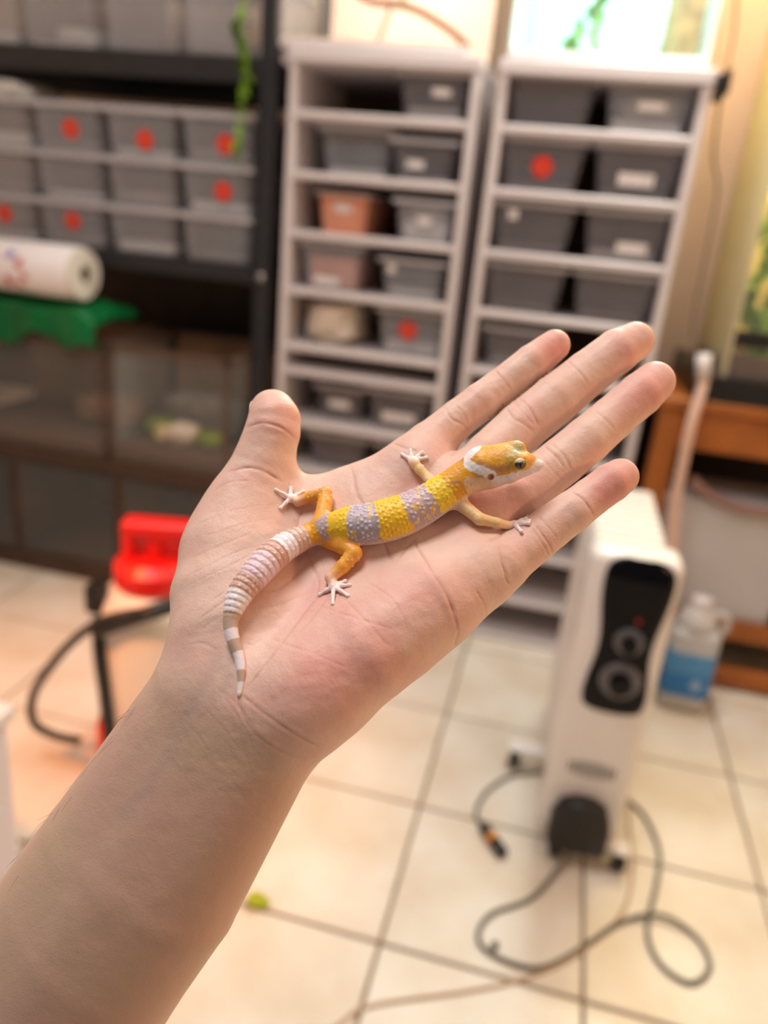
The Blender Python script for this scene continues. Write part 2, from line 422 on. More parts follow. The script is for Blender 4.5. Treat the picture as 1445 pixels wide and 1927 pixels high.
# odds and ends at the back of the top left shelf
for k, (x, c, nm, lb) in enumerate([(-.665, srgb(60, 62, 140), 'blue', 'small blue screw-top jar at the back of the top cabinet shelf'),
                               (-.605, srgb(206, 186, 40), 'yellow', 'small yellow screw-top jar at the back of the top cabinet shelf'),
                               (-.548, srgb(110, 160, 50), 'green', 'small green screw-top jar at the back of the top cabinet shelf')]):
    j = thing('jar', lb, 'jar', (x, 2.26, SHELF_Z[0] + .0005))
    obj('body', lathe([(.016, 0), (.018, .004), (.018, .026), (.015, .032)], 20), mat('jar_' + nm, c, .35, .1), j, smooth=False)
    obj('cap', lathe([(.016, .032), (.016, .044), (.014, .046)], 20), black_p, j)
# clip on the cabinet corner
clip = thing('clamp', 'black plastic clamp on the top corner of the white cabinet', 'clamp', (RX1 + .004, CAB_Y0, 1.405))
obj('jaw', box(0.001, .022, -.012, .03, 0, .052, .004, 2), black_p, clip)
obj('lever', box(.016, .030, -.016, .010, .012, .060, .004, 2), black_p, clip)

# ================================================================== lit terrariums on the cabinets
def terrarium(label, x0, x1, y0, y1, z0, z1, backm, framem, lamp_col, lamp_str, lamp_w, nm='terrarium', lamp_x=0.0, tint=None):
    t = thing(nm, label, 'terrarium', ((x0 + x1)/2, (y0 + y1)/2, z0))
    w, d, h = (x1 - x0)/2, (y1 - y0)/2, z1 - z0
    obj('base', box(-w, w, -d, d, 0, .018, .003), framem, t)
    obj('back_wall', box(-w + .004, w - .004, d - .012, d - .002, .018, h - .03), backm, t)
    obj('floor_liner', box(-w + .006, w - .006, -d + .006, d - .014, .018, .024), backm, t)
    g = tint or glass
    obj('front_pane', box(-w + .004, w - .004, -d, -d + .004, .018, h - .03), glass, t)
    for s in (-1, 1): obj('side_pane', box(min(s*w, s*(w - .004)), max(s*w, s*(w - .004)), -d + .004, d - .012, .018, h - .03), g, t)
    hood = obj('hood', box(-w, w, -d, d, h - .03, h, .003), framem, t)
    lm = mat('lamp_' + nm + str(round(x0, 2)), lamp_col, .4, 0, emit=lamp_col, estr=lamp_str)
    obj('lamp_tube', box(lamp_x - lamp_w/2, lamp_x + lamp_w/2, -.03, .03, h - .044, h - .032, .004), lm, hood)
    return t
pinkback = mat('terrarium_cream_back', srgb(250, 226, 208), .7, .06, 5)
whiteback = mat('terrarium_white_back', srgb(236, 246, 244), .6, .03, 5)
greyfr = mat('grey_frame', srgb(150, 140, 136), .5, .1, 20)
frost = mat('frosted_side', srgb(226, 238, 236), .4, .03, 5, alpha=.7)
terrarium('glowing cream terrarium with a bent branch, on the cabinet beside the black rack', -.790, -.330, 2.00, 2.40, CAB_TOP + .0005, 1.92, pinkback, white_p, (1.0, .86, .74), 42.0, .36)
terrarium('glowing cool white terrarium with green plants and cork bark', -.238, .196, 2.00, 2.40, CAB_TOP + .0005, 1.92, whiteback, white_p, (.46, 1.0, .95), 75.0, .20, tint=frost, lamp_x=.05)
bark = mat('branch_bark', srgb(160, 104, 48), .7, .35, 60, bump=.5, bscale=120)
leafm = mat('leaf_green', srgb(140, 186, 44), .5, .3, 30)
leafd = mat('leaf_bright', srgb(158, 200, 52), .5, .25, 30)
ZB = CAB_TOP + .025
br = thing('branch', 'bent brown branch leaning inside the cream terrarium', 'branch', (-.55, 2.10, ZB))
obj('stem', tube(smooth_path([(.205, .0, .012), (.16, .01, .045), (.08, .02, .085), (.02, .02, .100), (-.06, .03, .108), (-.13, .04, .15), (-.16, .06, .22)], 6), [.009]*37, 8), bark, br, smooth=True)
obj('twig', tube(smooth_path([(.0, .02, .100), (-.012, .02, .06), (-.026, .02, .02), (-.03, .02, .004)], 6), .005, 6), bark, br, smooth=True)
leaf_me = bpy.data.meshes.new('leaf')
def leaf_bm(L=.03, Wd=.02, fold=.25, n=6):
    b = bmesh.new(); L_, M_, R_ = [], [], []
    for i in range(n + 1):
        u = i/n; w = Wd/2*math.sin(PI*min(1, u*.96 + .04))**.8*(1.15 - .4*u)
        zc = -.35*L*u*u
        L_.append(b.verts.new((-w, L*u, zc + fold*w))); M_.append(b.verts.new((0, L*u, zc))); R_.append(b.verts.new((w, L*u, zc + fold*w)))
    for i in range(n):
        b.faces.new((L_[i], M_[i], M_[i + 1], L_[i + 1])); b.faces.new((M_[i], R_[i], R_[i + 1], M_[i + 1]))
    bmesh.ops.solidify(b, geom=b.faces[:], thickness=.0006)
    return b
_b = leaf_bm(); _b.to_mesh(leaf_me); _b.free(); leaf_me.materials.append(leafm)
leaf_me2 = leaf_me.copy(); leaf_me2.materials.clear(); leaf_me2.materials.append(leafd)
def leaves_on(parent, pts, n, size, seed, me=leaf_me, droop=0.0):
    rs_ = random.Random(seed)
    for k in range(n):
        f = (k + .5)/n*(len(pts) - 1); i = int(f); p = Vector(pts[i]).lerp(Vector(pts[min(i + 1, len(pts) - 1)]), f - i)
        o = bpy.data.objects.new('leaf', me if rs_.random() < .6 else leaf_me2); COL.objects.link(o); o.parent = parent
        o.location = p; o.rotation_euler = (rs_.uniform(-1.0, .3) - droop, rs_.uniform(-.5, .5), rs_.uniform(0, 2*PI))
        s = size*rs_.uniform(.75, 1.25); o.scale = (s, s, s)
def vine(label, base, pts, n, size, seed, name='hanging_vine', rad=.0016):
    v = thing(name, label, 'plant', base)
    P = smooth_path(pts, 5); obj('stem', tube(P, rad, 6), leafm, v, smooth=True)
    leaves_on(v, P, n, size, seed, droop=.4)
    return v
vine('trailing green plant over the branch in the cream terrarium', (-.60, 2.09, ZB + .128), [(-.12, 0, .03), (-.05, 0, .012), (.03, 0, 0), (.10, 0, .005), (.16, .0, .02)], 14, 1.0, 3)
vine('bushy green plant at the rear of the white terrarium', (-.12, 2.24, ZB), [(0, 0, 0), (.005, .0, .05), (.02, -.01, .10), (.05, -.02, .15), (.09, -.02, .20)], 26, 1.5, 4, 'terrarium_plant', .002)
vine('small green sprig at the front of the white terrarium', (-.03, 2.16, ZB), [(0, 0, 0), (-.01, 0, .03), (-.03, 0, .06), (-.02, 0, .12)], 12, 1.1, 5, 'terrarium_plant', .002)
cork = mat('cork_bark', srgb(170, 140, 92), .85, .45, 25, bump=.8, bscale=60)
ck = crumple('cork_bark', '', .140, 2.16, ZB, .075, .10, .26, 12, cork, .3); tag(ck, 'rough brown cork bark standing in the white terrarium', 'bark')
# ================================================================== black steel rack
RY0, RY1 = 1.99, 2.46
rk = thing('steel_rack', 'black steel storage rack holding stacked clear boxes and glass tanks', 'rack', (-1.26, RY0, 0))
def rbox(name, x0, x1, y0, y1, z0, z1, m=black_m, bev=.003):
    return obj(name, box(x0 + 1.26, x1 + 1.26, y0 - RY0, y1 - RY0, z0, z1, bev), m, rk)
for x in (-2.10, -.833):
    for y in (RY0, RY1 - .04): rbox('post', x, x + .042, y, y + .04, 0, 1.98)
for z, th in ((1.441, .058), (.954, .045)):
    rbox('beam', -2.058, -.833, RY0 + .004, RY0 + .034, z - th, z)
    rbox('beam', -2.058, -.833, RY1 - .034, RY1 - .004, z - th, z)
    for x in (-2.093, -.826): rbox('side_beam', x, x + .028, RY0 + .04, RY1 - .04, z - th, z)
    rbox('shelf_board', -2.065, -.826, RY0 + .034, RY1 - .034, z - .016, z - .001, dark_w if z < 1 else black_m)
rbox('back_panel', -2.058, -.833, RY1 - .004, RY1 + .006, .40, .95, dark_w)
bolt = lathe([(.011, 0), (.011, .006), (.007, .009)], 12, 'Y')
bo = obj('bolt', bolt, mat('zinc_bolt', srgb(190, 190, 190), .3, .1, metal=1.0), rk); bo.rotation_euler = (0, 0, PI); bo.location = (-.812 + 1.26, -.001, .930)
# --- clear stacking boxes
BW, BH, BD = .196, .1145, .38
cols = [-1.602, -1.386, -1.169, -.951]
ordc = ['fourth from corner post', 'third from corner post', 'second from corner post', 'next to corner post']
rows = ['bottom', 'middle', 'top']
stick = {(1, 2): (.012, .055), (2, 2): (.012, .042), (3, 2): (.022, .047), (3, 1): (.018, .056), (1, 0): (.006, .066), (0, 0): (.006, .066)}
for i, x in enumerate(cols):
    for j in range(3):
        z = .9545 + j*.1210
        lk = 'clear box with red sticker' if (i, j) in stick else 'clear box with plain front'
        tub('stacking_box', f'{lk}, {rows[j]} row of the black rack, {ordc[i]}', 'clear boxes stacked on the black rack', x, RY0 + .008, z, BW, BH, BD,
            taper=.90, fill=[bed_w, bed_g, bed_w, bed_g][(i + j) % 4], fillh=.02 + .008*((i*2 + j) % 3), sticker=stick.get((i, j)), lid=True)
cols2 = [-1.622, -1.396, -1.160, -.945]
for i, x in enumerate(cols2):
    tub('storage_box', f'tall clear storage box on upper rack shelf, {ordc[i]}', 'tall boxes on the upper rack shelf', x, RY0 + .006, 1.4415, .205, .21, .40,
        taper=.92, fill=[bed_w, bed_w, bed_g, bed_g][i], fillh=[.03, .012, .012, .03][i], lid=True)
tag(crumple('paper_wad', '', -1.39, 2.15, 1.456, .14, .16, .045, 21, bed_w), 'white crumpled paper inside a tall box on the upper rack shelf', 'paper')
tag(crumple('cork_chip', '', -.93, 2.14, 1.473, .05, .06, .07, 22, cork), 'brown cork chip inside the tall box next to corner post', 'bark')
cl = crumple('cloth_bundle', '', -1.60, 2.12, .9545 + 3*.121, .17, .2, .045, 25, bed_w); tag(cl, 'white cloth bundle lying on top of the stacked clear boxes', 'cloth')
# --- vine hanging down in front of the post
vp = [Vector((-.90, 2.10, 1.6600)), Vector((-.885, 2.03, 1.664)), Vector((-.875, 1.965, 1.655)), at(462, -60, 1.93), at(452, 40, 1.93), at(460, 90, 1.93), at(462, 130, 1.93), at(455, 180, 1.93), at(447, 250, 1.93), at(440, 300, 1.93)]
vb = vp[0]
vine('thin green ivy strand hanging in front of the black rack post', vb, [tuple(p - vb) for p in vp], 62, 1.0, 9, rad=.0016)

# --- glass tanks on the lower shelf
brownfr = mat('brown_frame', srgb(96, 74, 60), .6, .2, 30)
soil = mat('soil', srgb(92, 62, 44), .95, .4, 80, bump=.8, bscale=120)
tankback = mat('tank_dark_back', srgb(122, 92, 66), .8, .4, 7)
def tank(label, x0, x1, y0, y1, z0, h):
    t = thing('glass_tank', label, 'tank', ((x0 + x1)/2, (y0 + y1)/2, z0))
    w, d = (x1 - x0)/2, (y1 - y0)/2
    obj('bottom', box(-w, w, -d, d, 0, .012), brownfr, t)
    obj('soil', box(-w + .006, w - .006, -d + .006, d - .006, .012, .045, .004), soil, t)
    obj('front_pane', box(-w, w, -d, -d + .005, .012, h - .015), glass, t)
    obj('back_pane', box(-w, w, d - .006, d, .012, h - .015), tankback, t)
    for s in (-1, 1): obj('side_pane', box(min(s*w, s*(w - .005)), max(s*w, s*(w - .005)), -d + .005, d - .006, .012, h - .015), glass, t)
    for s in (-1, 1): obj('corner_strip', box(min(s*(w + .002), s*(w - .010)), max(s*(w + .002), s*(w - .010)), -d - .002, -d + .006, 0, h), brownfr, t)
    rim = bmesh.new()
    for a in (box(-w - .002, w + .002, -d - .002, -d + .014, h - .015, h), box(-w - .002, w + .002, d - .014, d + .002, h - .015, h),
              box(-w - .002, -w + .014, -d + .014, d - .014, h - .015, h), box(w - .014, w + .002, -d + .014, d - .014, h - .015, h)): merge(rim, a)
    obj('top_rim', rim, brownfr, t)
    return t
tank('glass tank with a brown rock, carrying the green bag', -1.72, -1.218, 1.87, 2.25, .3955, .325)
tank('glass tank with a white shell and green moss', -1.192, -.845, 1.87, 2.25, .3955, .325)
tag(crumple('rock', '', -1.30, 2.06, .441, .20, .16, .10, 31, mat('brown_rock', srgb(128, 92, 66), .9, .35, 20, bump=.6, bscale=40)), 'rounded brown rock inside the tank under the green bag', 'rock')
tag(crumple('shell_hide', '', -1.035, 1.99, .441, .085, .07, .055, 33, mat('pale_stone', srgb(238, 214, 190), .7, .12, 20)), 'pale shell hide lying among moss in the glass tank', 'hide')
tag(crumple('shell_hide', '', -1.092, 1.985, .441, .045, .05, .042, 34, mat('cream_stone', srgb(226, 196, 140), .7, .15, 20)), 'small cream shell beside the pale shell hide', 'shell')
moss = mat('moss', srgb(128, 136, 36), .9, .4, 60, bump=.8, bscale=90)
tag(crumple('moss_clump', '', -1.125, 2.03, .441, .08, .09, .05, 35, moss), 'green moss clump behind the small cream shell', 'moss')
tag(crumple('moss_clump', '', -.955, 2.0, .441, .075, .08, .04, 36, moss), 'green moss clump beside the pale shell hide', 'moss')
tag(crumple('driftwood', '', -1.02, 2.12, .441, .26, .10, .12, 37, mat('grey_driftwood', srgb(126, 116, 104), .9, .45, 25, bump=.8, bscale=50)), 'grey driftwood piece at the back of the tank with the shell', 'driftwood')
# --- the dark stand underneath, with a front-opening glass case in it
st = thing('wooden_stand', 'dark brown wooden stand with glass front under the tanks', 'stand', (-1.26, 1.86, 0))
def sbox(n, x0, x1, y0, y1, z0, z1, m=dark_w): return obj(n, box(x0 + 1.26, x1 + 1.26, y0 - 1.86, y1 - 1.86, z0, z1, .003), m, st)
sbox('plinth', -1.745, -.84, 1.862, 2.28, 0, .060)
sbox('top_board', -1.745, -.84, 1.862, 2.28, .350, .395)
for x in (-1.745, -1.535, -1.19, -.862): sbox('upright', x, x + .022, 1.862, 2.28, .060, .350)
sbox('back_board', -1.723, -.862, 2.265, 2.28, .060, .350)
for a, b in ((-1.513, -1.19), (-1.168, -.862), (-1.723, -1.535)): sbox('glass_door', a + .002, b - .002, 1.868, 1.873, .064, .346, glass)
# --- green bag and paper towel roll on the tanks
bagm = mat('green_plastic_bag', srgb(30, 156, 84), .35, .35, 12, bump=.5, bscale=25)
bag = bmesh.new(); NX, NY = 46, 26
bagv = [[None]*NY for _ in range(NX)]
rs_ = np.random.RandomState(4)
GPX = np.array([[a/(NX - 1), b/(NY - 1), 0] for a in range(NX) for b in range(NY)])
bn = vnoise_np(GPX, 4.5, 61) + .5*vnoise_np(GPX, 10.0, 62); bn = bn.reshape(NX, NY)
for a in range(NX):
    for b in range(NY):
        u, v = a/(NX - 1), b/(NY - 1)
        x = -1.72 + u*.50; y = 1.79 + v*.34
        z = .7235 + .084 + .014*bn[a, b]
        if v < .26:
            q = (.26 - v)/.26; z -= .100*q*(1 + .22*math.sin(u*17)); y = 1.848 - .008*math.sin(u*23) - .004*q
        e = max(0, (u - .90)/.10); z -= .035*e*e
        if v >= .26: z = max(z, .727)
        y = 1.852 + (v - .26)/.74*.24 if v >= .26 else y
        bagv[a][b] = bag.verts.new((x, y, z))
for a in range(NX - 1):
    for b in range(NY - 1): bag.faces.new((bagv[a][b], bagv[a + 1][b], bagv[a + 1][b + 1], bagv[a][b + 1]))
bmesh.ops.solidify(bag, geom=bag.faces[:], thickness=.004)
bo_ = obj('plastic_bag', bag, bagm, smooth=True); tag(bo_, 'crumpled green plastic bag spread over the glass tank, under the paper roll', 'bag')
def wrap_material():
    m = bpy.data.materials.new('roll_wrapper'); m.use_nodes = True; nt = m.node_tree; b = nt.nodes['Principled BSDF']
    tc = nt.nodes.new('ShaderNodeTexCoord'); n = nt.nodes.new('ShaderNodeTexNoise'); n.inputs['Scale'].default_value = 26
    nt.links.new(tc.outputs['Object'], n.inputs['Vector'])
    r = nt.nodes.new('ShaderNodeValToRGB'); e = r.color_ramp.elements; r.color_ramp.interpolation = 'LINEAR'
    e[0].color = (*srgb(200, 50, 60), 1); e[0].position = .36; e[1].color = (*srgb(244, 240, 242), 1); e[1].position = .42
    x = e.new(.62); x.color = (*srgb(244, 240, 242), 1); x = e.new(.68); x.color = (*srgb(110, 96, 180), 1)
    nt.links.new(n.outputs['Fac'], r.inputs['Fac'])
    sx = nt.nodes.new('ShaderNodeSeparateXYZ'); nt.links.new(tc.outputs['Object'], sx.inputs[0])
    mr = nt.nodes.new('ShaderNodeMapRange'); mr.inputs['From Min'].default_value = .03; mr.inputs['From Max'].default_value = -.02
    nt.links.new(sx.outputs['X'], mr.inputs['Value'])
    mx = nt.nodes.new('ShaderNodeMix'); mx.data_type = 'RGBA'; mx.inputs[6].default_value = (*srgb(246, 242, 244), 1)
    nt.links.new(mr.outputs['Result'], mx.inputs[0]); nt.links.new(r.outputs['Color'], mx.inputs[7]); nt.links.new(mx.outputs[2], b.inputs['Base Color'])
    b.inputs['Roughness'].default_value = .35
    return m
rl = thing('paper_towel_roll', 'white paper towel roll in printed wrapper lying on the green bag', 'paper roll', (-1.405, 1.905, .893), -.04)
obj('wrapper', lathe([(.068, -.26), (.0695, -.255), (.0695, .118), (.068, .122)], 40, 'X', cap=False), wrap_material(), rl, smooth=True)
roll = lathe([(.021, -.25), (.067, -.25), (.0675, -.24), (.0675, .125), (.066, .130), (.021, .130)], 40, 'X', cap=False)
obj('paper', roll, mat('tissue_paper', srgb(226, 222, 208), .9, .06, 90, bump=.3, bscale=300), rl, smooth=False)
obj('core', lathe([(.0205, -.249), (.0205, .129), (.0190, .129), (.0190, -.249)], 24, 'X', cap=False), mat('cardboard', srgb(120, 104, 84), .9, .15, 40), rl, smooth=True)
# ================================================================== oil radiator
hx0, hx1, hy0 = .096, .248, 1.215
HC = (hx0 + hx1)/2
ht = thing('oil_radiator', 'white oil radiator with a glossy black control panel, standing on castors', 'heater', (HC, hy0, 0))
hw_ = (hx1 - hx0)/2
hwhite = mat('heater_white', srgb(232, 226, 222), .35, .03, 8, coat=.3)
hb_black = mat('heater_gloss_black', (.002, .002, .003), .08, 0, spec=.2)
hdark = mat('heater_dark_plastic', srgb(26, 23, 22), .45, .1, 30)
# control housing: rounded front shell
hs = box(-hw_, hw_, 0, .085, .055, .628, .022, 4)
obj('control_housing', hs, hwhite, ht, smooth=True)
# fins behind
fin = bmesh.new()
fin_o = prism([(-.070, .075), (.070, .075), (.074, .095), (.074, .565), (.066, .590), (-.066, .590), (-.074, .565), (-.074, .095)], 0, .016, .005, 2)
fin_me = bpy.data.meshes.new('fin'); fin_o.to_mesh(fin_me); fin_o.free(); fin_me.materials.append(hwhite)
for k in range(9):
    f = bpy.data.objects.new('fin', fin_me); COL.objects.link(f); f.parent = ht; f.location = (0, .090 + k*.046, 0)
obj('oil_column', box(-.022, .022, .085, .48, .11, .15, .008, 2), hwhite, ht, smooth=True)
obj('oil_column', box(-.022, .022, .085, .48, .50, .54, .008, 2), hwhite, ht, smooth=True)
topc = bmesh.new()
for k in range(10): merge(topc, box(-.062, .062, .088 + k*.040, .088 + k*.040 + .030, .590, .598, .002))
obj('top_grille', topc, hwhite, ht)
obj('rear_cover', box(-.070, .070, .490, .505, .085, .585, .006, 2), hwhite, ht, smooth=True)
# glossy panel with a waist
def panel_mesh(s_=.93):
    key = [(.318, .022), (.320, .040), (.328, .052), (.350, .0575), (.385, .0545), (.430, .0475), (.470, .0480), (.520, .0560), (.555, .0600), (.585, .0590), (.600, .050), (.607, .036), (.609, .020)]
    rows = smooth_path([(w*s_, z, 0) for z, w in key], 4); b = bmesh.new(); G = []
    for p in rows:
        w, z = p.x, p.y; row = []
        for k in range(13):
            u = k/12*2 - 1
            y = -.0070 + .0035*abs(u)**5 + (.010*((z - .570)/.039)**2 if z > .570 else 0) + .0025*(max(0, .345 - z)/.027)**2
            row.append(b.verts.new((u*w, y, z)))
        G.append(row)
    for r0, r1 in zip(G, G[1:]):
        for k in range(12): b.faces.new((r0[k], r0[k + 1], r1[k + 1], r1[k]))
    bmesh.ops.recalc_face_normals(b, faces=b.faces)
    if sum(f.normal.y for f in b.faces) > 0: bmesh.ops.reverse_faces(b, faces=b.faces)
    bmesh.ops.solidify(b, geom=b.faces[:], thickness=.006)
    return b
pan = obj('control_panel', panel_mesh(), hb_black, ht, smooth=True); pan.location = (.008, 0, .017)
ringm = mat('dial_ring', srgb(92, 90, 94), .25, .1, 60, metal=.6)
for z, r, knob in ((.386, .035, 'dial'), (.462, .025, 'dial')):
    dl = obj('dial', lathe([(r, 0), (r, .004), (r*.92, .008), (r*.62, .009)], 36, 'Y'), mat('dial_grey', srgb(92, 90, 96), .22, .1, 60, coat=.5), pan, smooth=False)
    dl.rotation_euler = (0, 0, PI); dl.location = (.004, -.006, z)
    kn = obj('knob', lathe([(r*.58, .0), (r*.55, .016), (r*.42, .019)], 30, 'Y'), hb_black, pan); kn.rotation_euler = (0, 0, PI); kn.location = (.004, -.012, z)
dot = obj('indicator_light', lathe([(.005, 0), (.004, .002)], 16, 'Y'), mat('red_lens', srgb(150, 20, 24), .2), pan); dot.rotation_euler = (0, 0, PI); dot.location = (.012, -.0065, .502)
# vent slots
vent_o = obj('vent', prism([(math.cos(a)*.046, .212 + math.sin(a)*.020) for a in [2*PI*k/28 for k in range(28)]], -.0012, .002), hwhite, ht)
for k in range(9):
    x = -.038 + k*.0095; hgt_ = .017*math.sqrt(max(.05, 1 - (x/.048)**2))
    obj('vent_slot', box(x - .0022, x + .0022, -.0022, .0005, .208 - hgt_, .208 + hgt_), hdark, vent_o)
# cord tidy at the foot
ct = [(-.050, .040), (.046, .040), (.052, .055), (.052, .105), (.040, .138), (.015, .150), (-.015, .150), (-.042, .138), (-.056, .105), (-.056, .055)]
obj('cord_tidy', prism(ct, -.034, .004, .008, 2), hdark, ht, smooth=True)
# castor feet
for y, xs in ((.004, (-.035, .083)), (.240, (-.131, .090))):
    obj('foot_bar', box(min(xs) - .012, max(xs) + .012, y - .014, y + .014, .042, .056, .006, 2), hwhite, ht, smooth=True)
    for x in xs:
        cs = obj('castor', lathe([(.021, -.011), (.023, -.006), (.023, .006), (.021, .011)], 22, 'X'), black_p, ht); cs.location = (x, y, .0235)
        obj('castor_cap', box(x - .017, x + .017, y - .020, y + .020, .045, .053, .003, 2), hwhite, ht, smooth=True)
# the power cord on the floor
cordm = mat('grey_cord', srgb(98, 94, 84), .5, .1, 30)
def floor_path(px, z): return [tuple(fl(x, y, z)) for x, y in px]
cp = floor_path([(1080, 1620), (1050, 1640), (1000, 1690), (925, 1720), (900, 1760), (922, 1793), (990, 1820), (1040, 1814), (1100, 1780), (1170, 1735), (1240, 1728), (1308, 1762), (1336, 1818), (1300, 1850), (1243, 1814), (1218, 1750), (1236, 1660), (1240, 1600), (1214, 1538), (1180, 1505)], .0045)
cp[0] = (cp[0][0], cp[0][1], .05); cp[1] = (cp[1][0], cp[1][1], .015)
cp[15] = (cp[15][0], cp[15][1], .0045); cp[10] = (cp[10][0], cp[10][1], .0125)
o_ = Vector(ht.location)
crd = obj('power_cord', tube([Vector(p) - o_ for p in smooth_path(cp, 8)], .0042, 8), cordm, ht, smooth=True)
q = fl(930, 1785, .0)
obj('cable_tie', box(q.x - o_.x - .006, q.x - o_.x + .006, q.y - o_.y - .005, q.y - o_.y + .005, .001, .014, .003), hdark, crd)
# plug end and its short lead
pp = floor_path([(1030, 1452), (1000, 1455), (960, 1460), (915, 1490), (896, 1530), (908, 1556)], .0045)
pl_ = crd; o2 = o_
obj('plug_lead', tube([Vector(p) - o2 for p in smooth_path(pp, 6)], .0040, 8), cordm, pl_, smooth=True)
pa, pb2 = fl(906, 1550, .012), fl(948, 1608, .012); dv = (pb2 - pa)
obj('plug', tube([pa + dv*t - o2 for t in (0, .12, .34, .38, .60, .64, .96, 1.0)], [.006, .011, .0115, .010, .010, .0118, .0118, .008], 12), black_p, pl_, smooth=True)
obj('plug_tag', tube([pa + dv*t - o2 for t in (.41, .58)], .0122, 12), mat('orange_tag', srgb(216, 140, 40), .5, .2, 200), pl_, smooth=True)
# thin pale cable on the floor
tp = floor_path([(600, 1955), (640, 1927), (700, 1892), (880, 1865), (980, 1843), (1080, 1800), (1168, 1722), (1190, 1640), (1184, 1560), (1180, 1500)], .0025)
tcb = obj('thin_cable', tube(smooth_path([Vector(p) - Vector(tp[4]) for p in tp], 8), .0030, 6), mat('pale_cable', srgb(190, 160, 128), .5), smooth=True, loc=tp[4])
tag(tcb, 'thin cream cable trailing across the floor tiles past the radiator', 'cable')
# fallen leaf
lf = fl(480, 1703, .001)
fb = leaf_bm(.046, .034, .10, 8)
lo_ = obj('fallen_leaf', fb, mat('lime_leaf', srgb(206, 214, 40), .5, .15, 60), loc=(lf.x - .016, lf.y - .004, .0135)); lo_.rotation_euler = (0, 0, -1.2)
tag(lo_, 'single lime green leaf fallen on the floor tiles', 'leaf')

# ================================================================== pump sprayer
sp = thing('pump_sprayer', 'white pump sprayer with red handle and base and a black hose', 'sprayer', (-.695, 1.225, 0))
tankw = mat('sprayer_tank', srgb(236, 222, 206), .4, .03, 10)
redp = mat('red_plastic', srgb(222, 24, 14), .35, .08, 20)
obj('base', lathe([(.122, 0), (.124, .012), (.122, .085), (.112, .088)], 32), redp, sp, smooth=False)
obj('tank', lathe([(.108, .085), (.112, .095), (.112, .33), (.106, .365), (.088, .395), (.062, .415), (.048, .420)], 36), tankw, sp, smooth=True)
obj('collar', lathe([(.070, .405), (.080, .412), (.080, .445), (.064, .462)], 28), redp, sp)
hg = bmesh.new()
for a in (box(-.062, -.038, -.022, .022, .440, .515, .008, 2), box(.058, .082, -.022, .022, .440, .515, .008, 2), box(-.062, .082, -.024, .024, .500, .534, .010, 3)): merge(hg, a)
hd = obj('handle', hg, redp, sp); hd.rotation_euler = (0, 0, .25)
obj('pump_rod', lathe([(.018, .44), (.018, .51)], 16), redp, sp)
strap = bmesh.new()
obj('strap', tube(smooth_path([(-.072, -.088, .355), (-.062, -.104, .29), (-.050, -.110, .20), (-.042, -.114, .10)], 6), .013, 8), black_p, sp, smooth=True)
obj('hose_clip', box(-.104, -.070, -.088, -.050, .355, .415, .008, 2), black_p, sp)
hose = smooth_path([(.055, -.10, .405), (-.02, -.125, .385), (-.075, -.130, .345), (-.13, -.14, .28), (-.185, -.14, .19), (-.200, -.13, .115), (-.165, -.12, .085), (-.10, -.13, .095)], 6)
obj('hose', tube(hose, .0085, 10), mat('black_hose', srgb(44, 38, 34), .45, .1, 30), sp, smooth=True)
obj('spray_wand', tube([(-.055, -.125, .345), (.03, -.118, .395), (.10, -.100, .425)], [.012, .015, .016], 10), black_p, sp, smooth=True)
# ================================================================== white bin at the edge of the room
wb = thing('storage_bin', 'white plastic storage bin on the floor beside the pump sprayer', 'bin', (-.832, .655, 0))
obj('body', box(-.16, .16, -.12, .12, 0, .395, .012, 2), mat('bin_white', srgb(222, 214, 222), .45, .05, 10), wb, smooth=False)
obj('lid', box(-.168, .168, -.128, .128, .3955, .420, .008, 2), white_p, wb)

# ================================================================== wooden table with a planted terrarium
wood = mat('orange_wood', srgb(172, 98, 34), .5, .3, 8, bump=.15, bscale=30)
wood_d = mat('dark_table_back', srgb(54, 34, 22), .7, .3, 8)
TX0, TX1, TYF, TYB, TZ = .250, 1.20, 1.965, 2.45, .765
tb_ = thing('wooden_table', 'orange-brown wooden table carrying the planted terrarium', 'table', (TX0, TYF, 0))
def tbox(n, x0, x1, y0, y1, z0, z1, m=wood): return obj(n, box(x0 - TX0, x1 - TX0, y0 - TYF, y1 - TYF, z0, z1, .004), m, tb_)
tbox('table_top', TX0 - .006, TX1, TYF - .01, TYB, TZ - .028, TZ)
for x in (TX0, TX1 - .055):
    for y in (TYF, TYB - .055): tbox('leg', x, x + .055, y, y + .055, 0, TZ - .028)
tbox('apron', TX0 + .055, TX1 - .055, TYF + .008, TYF + .030, .640, TZ - .028)
tbox('rail', TX0 + .055, TX1 - .055, TYF + .012, TYF + .034, .145, .200)
tbox('rail', TX0 + .055, TX1 - .055, TYF + .004, TYF + .030, .012, .066)
tbox('side_board', TX0 + .012, TX0 + .024, TYF + .055, TYB - .055, .05, TZ - .028, wood_d)
tbox('back_board', TX0 + .055, TX1 - .055, TYB - .02, TYB - .008, .05, TZ - .028, wood_d)
tbox('bottom_shelf', TX0 + .055, TX1 - .055, TYF + .034, TYB - .055, .180, .196, wood_d)
gb = thing('storage_box', 'grey plastic storage box inside the wooden table', 'box', (.480, 2.10, .1965))
gm = mat('grey_box', srgb(196, 194, 196), .5, .05, 10)
obj('body', tub_mesh(.34, .30, .20, .004, .93), gm, gb)
obj('lid', box(-.178, .178, -.108, .108, .300, .318, .006, 2), gm, gb)
rp_ = [(.36, 1.984, .565), (.40, 1.982, .535), (.47, 1.98, .512), (.56, 1.98, .508), (.66, 1.98, .525), (.74, 1.984, .548)]
cb = obj('slack_cable', tube(smooth_path([Vector(p) - Vector(rp_[0]) for p in rp_], 6), .013, 8), mat('mauve_cable', srgb(150, 116, 108), .6, .1, 30), smooth=True, loc=rp_[0])
